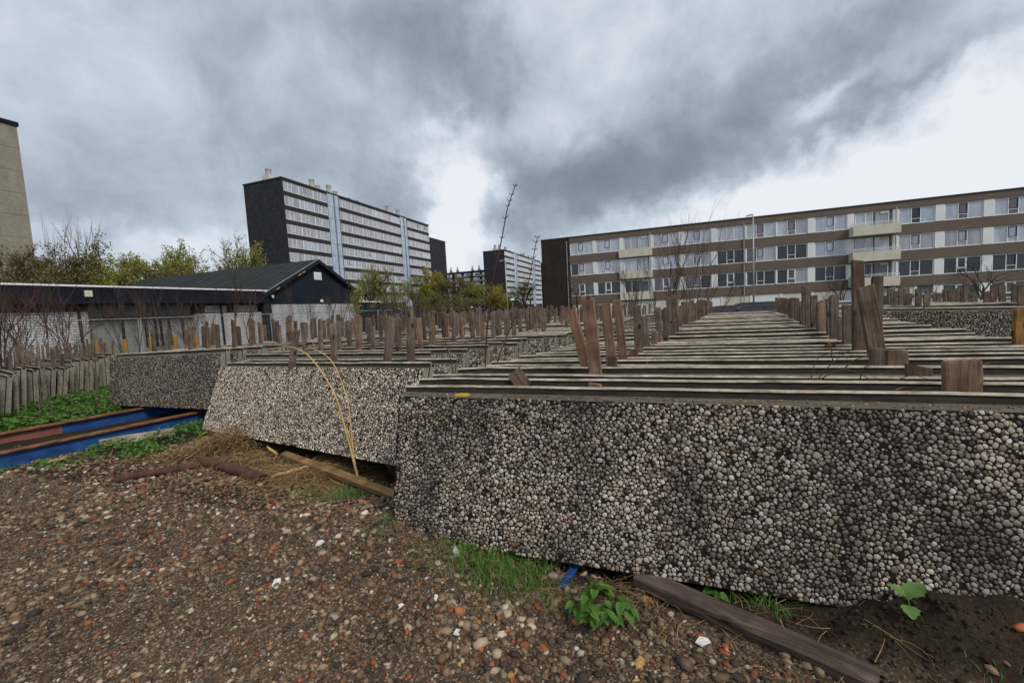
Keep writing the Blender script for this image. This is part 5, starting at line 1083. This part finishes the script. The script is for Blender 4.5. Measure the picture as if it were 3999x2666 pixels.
def plain_block(name, label, a, b, m, chim=()):
    o = thing(name, label, 'apartment tower', (a[0], a[1], -.5)); B('wall', (0, 0, 0), (b[0] - a[0], b[1] - a[1], b[2] + .5), m, o); B('roof_edge', (-.15, -.15, b[2] + .502), (b[0] - a[0] + .15, b[1] - a[1] + .15, b[2] + .75), 'roof_trim', o)
    for x, y, h in chim: c = B('chimney', (x - a[0] - .8, y - a[1] - .8, b[2] + .752), (x - a[0] + .8, y - a[1] + .8, b[2] + .75 + h * .5), 'cream', o); MB().tube([(x - a[0], y - a[1], b[2] + .75 + h * .5), (x - a[0], y - a[1], b[2] + .75 + h)], [.6, .5], 8).build('flue', 'flue', parent=c)
    return o
plain_block('tower_block', 'blank dark brick end of the block peeping out behind the large dark tower', (-140, 137.0, 0), (-80, 149.0, 29.4), 'brick_black', ((-83, 139.5, 3.0), (-95, 141, 3)))
# distant low slab, facade along x
o = thing('slab_block', 'distant lower slab block with balconies between the two tall blocks', 'apartment block', (-122, 225, -.5))
B('wall', (0, .2, 0), (42, 11, 25.4), 'spandrel_dark', o); B('roof_edge', (-.2, -.2, 25.42), (42.2, 11.2, 25.7), 'roof_trim', o)
for k in range(8):
    z = 25.0 - 2.8 * (k + 1)
    for i in range(7):
        wd = B('window', (.4 + 6 * i, .05, z + .35), (4.3 + 6 * i, .198, z + 2.2), 'frame', o)
        for j in range(3): B('pane', (.55 + 6 * i + 1.25 * j, .02, z + .5), (1.65 + 6 * i + 1.25 * j, .048, z + 2.05), 'glass_pale' if wr.random() < .7 else 'glass_dark', wd)
        B('balcony', (4.5 + 6 * i, -.9, z - .1), (6.2 + 6 * i, .19, z + .9), 'wall_grey' if i % 2 else 'spandrel_dark', o)
for x in (1.5, 6, 16, 20.5, 33, 35): c = B('chimney', (x - .6, 4, 25.7), (x + .6, 5.4, 27.4), 'wall_grey', o); MB().tube([(x, 4.7, 27.4), (x, 4.7, 29.2)], [.5, .4], 8).build('flue', 'flue', parent=c)
# concrete tower at the left edge
X = -75; o = thing('concrete_tower', 'weathered grey concrete tower wall cut off by the left edge', 'tower', (X, 30, -.5))
for k in range(10): B('wall_panel', (-14, -24, 28.0 - 2.75 * k - 2.75 + .015), (0, 0, 28.0 - 2.75 * k - .02), 'tower', o)
B('core', (-13.9, -23.9, 0), (-.06, -.06, 27.9), 'tower', o); B('roof_edge', (-14.15, -24.15, 28.0), (.15, .15, 28.5), 'black_fascia', o)

# ------------------------------------------------------------------ black building with gable
X = -26.6; o = thing('black_building', 'low black building with gabled roof, black fascia and white brick wall', 'building', (X, 22.1, 0)); Y0 = 22.1
K = lambda nm, a, b, m, par=None: B(nm, (a[0] - X, a[1] - Y0, a[2]), (b[0] - X, b[1] - Y0, b[2]), m, par or o)
K('brick_wall', (-40, -6, 0), (X - .2, 12.30, 2.62), 'brick_white'); K('upper_strip', (-39.9, -6, 2.622), (X - .32, 12.30, 2.98), 'black_paint')
K('brick_wall', (-40, 17.45, 0), (X - .2, 22.1, 2.35), 'brick_white'); K('upper_strip', (-39.9, 17.45, 2.352), (X - .32, 22.1, 2.98), 'black_paint')
for a, b in ((18.0, 19.4), (19.9, 21.6)): K('clerestory_window', (X - .318, a, 2.42), (X - .28, b, 2.85), 'glass_lilac')
K('flat_roof', (-40, -6, 2.985), (X + .25, 22.08, 3.05), 'black_roof'); [K('fascia_board', (X + .05 + .004 * (i % 2), -6 + 2.34 * i, 2.98), (X + .27 + .004 * (i % 2), -6 + 2.34 * i + 2.325, 3.80), 'black_fascia') for i in range(12)]; [K('downpipe', (X - .19, q, 0), (X - .10, q + .09, 2.975), 'black_paint') for q in (8.4, 11.9, 18.9)]; K('roof_trim', (X + .02, -6, 3.803), (X + .30, 22.08, 3.885), 'white_trim'); K('roof_deck', (-40, -6, 3.70), (X + .047, 22.08, 3.82), 'black_roof')
# recessed garage fronts
for i in range(10): K('cladding_panel', (X - .80, 12.32 + i * .513, 0), (X - .76 + .006 * (i % 2), 12.32 + i * .513 + .50, 2.20), 'cladding')
K('lintel', (X - .78, 12.31, 2.20), (X - .62, 17.44, 2.30), 'black_paint')
for i in range(6): K('upper_panel', (X - .79, 12.32 + i * .855, 2.305), (X - .755, 12.32 + i * .855 + .83, 2.975), 'cladding')
K('back_wall', (-40, 12.31, 0), (X - .81, 17.44, 2.97), 'black_paint')
for q in (13.0, 14.0, 14.45, 14.7, 15.1, 15.8):
    p = K('black_post', (X + 1.04, q - .05, 0.62), (X + 1.14, q + .05, 2.975), 'black_paint'); K('yellow_foot', (X + .98, q - .13, 0), (X + 1.2, q + .13, 1.30), 'yellow_foot', p) if False else None
# gabled hall
zr, ze = 6.43, 3.74; y1, ym, y2 = 22.1, 27.06, 32.0
mb = MB(); xg, xb = 0.0, -22.0
mb.add([(xg, y1 + .12 - Y0, 2.92), (xg, y2 - .12 - Y0, 2.92), (xg, y2 - .12 - Y0, ze - .05), (xg, ym - Y0, zr - .08), (xg, y1 + .12 - Y0, ze - .05)] + [(xg - .1, y1 + .12 - Y0, 2.92), (xg - .1, y2 - .12 - Y0, 2.92), (xg - .1, y2 - .12 - Y0, ze - .05), (xg - .1, ym - Y0, zr - .08), (xg - .1, y1 + .12 - Y0, ze - .05)], [(0, 1, 2, 3, 4), (9, 8, 7, 6, 5), (0, 5, 6, 1), (1, 6, 7, 2), (4, 9, 5, 0)]); mb.build('gable_board', 'black_gable', parent=o)
def slope(nm, ya, za, yb, zb, x0, x1, t, m): mb = MB(); mb.add([(x0, ya - Y0, za), (x1, ya - Y0, za), (x1, yb - Y0, zb), (x0, yb - Y0, zb), (x0, ya - Y0, za + t), (x1, ya - Y0, za + t), (x1, yb - Y0, zb + t), (x0, yb - Y0, zb + t)], [(0, 3, 2, 1), (4, 5, 6, 7), (0, 1, 5, 4), (1, 2, 6, 5), (2, 3, 7, 6), (3, 0, 4, 7)]); return mb.build(nm, m, parent=o)
slope('roof', y1 - .35, ze - .19, ym, zr, xb, xg + .30, .09, 'black_roof'); slope('roof', ym, zr, y2 + .35, ze - .19, xb, xg + .30, .09, 'black_roof')
slope('barge_board', y1 - .35, ze - .42, ym - .004, zr - .24, xg + .303, xg + .36, .33, 'black_gable'); slope('barge_board', ym + .004, zr - .24, y2 + .35, ze - .42, xg + .303, xg + .36, .33, 'black_gable')
slope('edge_trim', y1 - .35, ze - .088, ym - .004, zr + .092, xg + .303, xg + .37, .03, 'galv')
for a in ((.20, .02), (.62, .05), (.70, .03)): q = y1 - .3 + (ym - y1) * a[0]; zq = ze - .40 + (zr - ze) * a[0]; slope('bare_patch', q, zq + .02, q + .28, zq + .02 + .15, xg + .362, xg + .366, .10, 'pale_wood')
K('brick_wall', (X - 22, y1 + .15, 0), (X - .05, y2 - .15, 2.915), 'brick_white'); K('corner_post', (X - .03, y1 - .35, 0), (X + .22, y1 + .25, 2.95), 'black_paint')
for i in range(20):
    x0 = -21.5 + 1.1 * i; slope('roof_seam', y1 - .34, ze - .19 + .092, ym - .10, zr + .092 - .05, x0, x0 + .04, .022, 'black_roof')
for i in range(11): K('board_joint', (X + .002, y1 + .5 + .85 * i, 2.93), (X + .014, y1 + .52 + .85 * i, ze - .1 + (zr - ze) * max(0, 1 - abs(y1 + .5 + .85 * i - ym) / (ym - y1)) - .22), 'black_paint')
K('board_strip', (X + .016, y1 + .3, 3.20), (X + .05, y2 - .3, 3.235), 'black_paint')
v = K('vent', (X + .005, 26.72, 4.86), (X + .07, 27.48, 5.48), 'white_trim')
for i in range(6): K('louvre', (X + .072, 26.80, 4.92 + i * .085), (X + .095, 27.40, 4.92 + i * .085 + .05), 'pilaster', v)
MB().tube([(.02, 27.3 - Y0, 3.12), (.14, 27.3 - Y0, 3.12)], [.15, .10], 10).build('wall_lamp', 'lamp_white', parent=o); MB().tube([(.38, 22.4 - Y0, 3.33), (.38, 22.4 - Y0, 3.52)], [.06, .11], 10).build('wall_lamp', 'lamp_white', parent=o)
K('lamp_box', (X + .272, 12.05, 3.32), (X + .36, 12.33, 3.62), 'cream')
K('side_extension', (X - 10, 32.0, 0), (X - 1.0, 36.2, 3.0), 'black_gable'); K('roof_trim', (X - 10.1, 32.36, 3.05), (X - .9, 36.4, 3.15), 'white_trim')
o2 = None
for i, q in enumerate((12.75, 13.85, 15.0, 16.1, 11.6, 16.9)):
    t = thing('yellow_bollard', 'yellow painted bollard standing before the grey garage fronts', 'bollard', (X + 1.6, q, 0), group='yellow bollards before the grey garages'); MB().tube([(0, 0, 0), (0, 0, 1.10), (0, 0, 1.15)], [.09, .09, .06], 10).build('post', 'yellow_foot', parent=t)
# mesh fence before the building
def fence_panel(x, ya, yb, h, i):
    o = thing('mesh_fence', 'galvanised wire mesh fence panel standing before the black building', 'fence', (x, ya, 0), group='wire mesh fence panels'); L_ = yb - ya
    MB().tube([(0, 0, h), (0, L_, h)], .022, 6).build('rail', 'galv', parent=o); MB().tube([(0, 0, .2), (0, L_, .2)], .022, 6).build('rail', 'galv', parent=o)
    for q in (0.02, L_ - .02): MB().tube([(0, q, 0), (0, q, h)], .024, 6).build('post', 'galv', parent=o)
    mb = MB(); n = int(L_ / .22)
    for j in range(1, n): mb.tube([(0, L_ * j / n, .2), (0, L_ * j / n, h)], .0035, 3, cap=False)
    for z in (.6, 1.0, 1.4, 1.75): mb.tube([(0, 0, z), (0, L_, z)], .0035, 3, cap=False)
    mb.build('mesh', 'galv', parent=o)
for i in range(7): fence_panel(-23.0, 8.9 + 3.5 * i, 12.35 + 3.5 * i, 2.12, i)

# ------------------------------------------------------------------ lamps and cars
def street_lamp(label, x, y, z0, h, arm, r0=.09):
    o = thing('street_lamp', label, 'street lamp', (x, y, z0)); MB().tube([(0, 0, 0), (0, 0, h * .5), (0, 0, h)], [r0, r0 * .8, r0 * .6], 10).build('pole', 'galv', parent=o, smooth=True)
    MB().tube([(0, 0, h - .03), (arm * .5, 0, h + .05), (arm, 0, h - .02)], .045, 6).build('arm', 'galv', parent=o)
    hd = MB(); s = -1 if arm < 0 else 1; hd.add([(arm - s * .1, -.13, h - .06), (arm + s * .42, -.10, h - .10), (arm + s * .42, .10, h - .10), (arm - s * .1, .13, h - .06), (arm - s * .1, -.09, h + .08), (arm + s * .40, -.06, h), (arm + s * .40, .06, h), (arm - s * .1, .09, h + .08)], [(0, 3, 2, 1), (4, 5, 6, 7), (0, 1, 5, 4), (1, 2, 6, 5), (2, 3, 7, 6), (3, 0, 4, 7)]); hd.build('lamp_head', 'galv', parent=o); return o
street_lamp('tall grey street lamp in front of the right four-storey block', 8.25, 44.2, -.45, 9.55, -.18, .085)
street_lamp('street lamp with a curved white head in front of the third tall block', -20.3, 55, -.45, 8.9, -.42, .10)
for i, (x, y, h) in enumerate(((-21.3, 60, 3.2), (-29.2, 62, 2.4), (-26.2, 70, 2.6), (-18.1, 70, 3.2), (-42, 60, 2.9))):
    o = thing('park_lamp', 'park lamp with a white saucer shade among the trees, nearest the third tall block' if i == 0 else 'park lamp with a white saucer shade among the trees', 'park lamp', (x, y, -.45), group='park lamps among the trees'); h += .45
    MB().tube([(0, 0, 0), (0, 0, h - .25)], [.06, .045], 8).build('pole', 'galv', parent=o); MB().tube([(0, 0, h - .26), (0, 0, h - .24), (0, 0, h - .08), (0, 0, h)], [.10, .42, .24, .06], 12).build('lamp_shade', 'lamp_white', parent=o)
def car(label, x, y, z, yaw, paint, h=1.48, Ln=4.2, suv=False):
    o = thing('parked_car', label, 'car', (x, y, z), (0, 0, R_(yaw)), 'cars parked before the four-storey block'); hw = .86
    roof0, roof1 = (.85, -1.35) if not suv else (.8, -1.75)
    low = [(-Ln / 2, .35), (-Ln / 2, .80), (-Ln / 2 + .15, .95), (roof1 - .38, 1.0), (1.15, .98), (Ln / 2 - .25, .82), (Ln / 2, .62), (Ln / 2, .30), (Ln / 2 - .2, .22), (-Ln / 2 + .2, .22)]
    mb = MB(); k = len(low)
    for sy, ins in ((-hw, .0), (hw, .0)): mb.v += [(a, sy * (.97 if b < .4 or b > .9 else 1), b) for a, b in low]; mb.t += [.5] * k
    for i in range(k): j = (i + 1) % k; mb.f.append((i, j, k + j, k + i)); mb.mi.append(0)
    mb.f += [tuple(range(k))[::-1], tuple(k + i for i in range(k))]; mb.mi += [0, 0]; mb.build('body', paint, parent=o)
    up = [(roof1 - .45, .985), (roof1 - .1, h - .06), (roof1 + .4, h), (roof0 - .5, h), (roof0 - .1, h - .07), (1.25, .975)]; k = len(up); mb = MB()
    for sy in (-1, 1): mb.v += [(a, sy * (hw - .03 - (b - .97) * .30), b) for a, b in up]; mb.t += [.5] * k
    for i in range(k - 1): mb.f.append((i, i + 1, k + i + 1, k + i)); mb.mi.append(0)
    mb.f += [tuple(range(k)), tuple(k + i for i in range(k))[::-1]]; mb.mi += [0, 0]; mb.build('cabin', paint, parent=o)
    for s in (-1, 1):
        for a, b in ((roof1 - .12, roof1 + .72), (roof1 + .80, roof0 - .02)):
            q = lambda xx, zz: (xx, s * (hw - .022 - (zz - .97) * .30), zz); g_ = MB(); dx = .22; g_.add([q(a - (.05 if a < roof1 else 0), 1.03), q(b + (dx if b > 0 else 0), 1.03), q(b - .12 if b > 0 else b, h - .12), q(a + .16, h - .12)], [(0, 1, 2, 3)]); g_.build('side_window', 'glass_dark', parent=o)
        for wx in (-1.28, 1.32):
            w_ = MB().tube([(wx, s * (hw - .16), .32), (wx, s * (hw + .01), .32)], .32, 16).build('wheel', 'tyre', parent=o); MB().tube([(wx, s * (hw + .01), .32), (wx, s * (hw + .022), .32)], .2, 12).build('rim', 'galv', parent=w_)
        B('headlight', (Ln / 2 - .18, s * .55 - .16, .60), (Ln / 2 + .012, s * .55 + .16, .74), 'head', o); B('tail_light', (-Ln / 2 - .012, s * .62 - .15, .72), (-Ln / 2 + .1, s * .62 + .15, .93), 'tail', o)
    MB().box((-.02, -.62, 0), (.0, .62, .46)).build('windscreen', 'glass_dark', parent=o, loc=(1.22, 0, 1.0), rot=(0, R_(-40), 0)); MB().box((-.01, -.60, 0), (.01, .60, .36)).build('rear_window', 'glass_dark', parent=o, loc=(roof1 - .43, 0, 1.02), rot=(0, R_(38), 0))
    return o
car('black hatchback parked crosswise behind the far end of the near stack', 5.55, 30.0, -.44, 180, 'car_black', 1.48)
car('dark maroon hatchback left of the black one', 4.3, 33.0, -.44, 180, 'car_maroon', 1.52, 3.9)
car('dark tall estate car behind the black hatchback', 7.0, 33.4, -.44, 0, 'car_black', 1.66, 4.5, True)
car('silver car half hidden by stakes in front of the ground-floor windows at the right', 24.5, 51, -.44, 0, 'car_silver', 1.5)
car('maroon car half hidden behind the left row of stakes', .4, 33.0, -.44, 180, 'car_maroon', 1.45)
car('white-grey car behind the stakes right of the centre', 11.2, 33.2, -.44, 0, 'car_silver', 1.5)
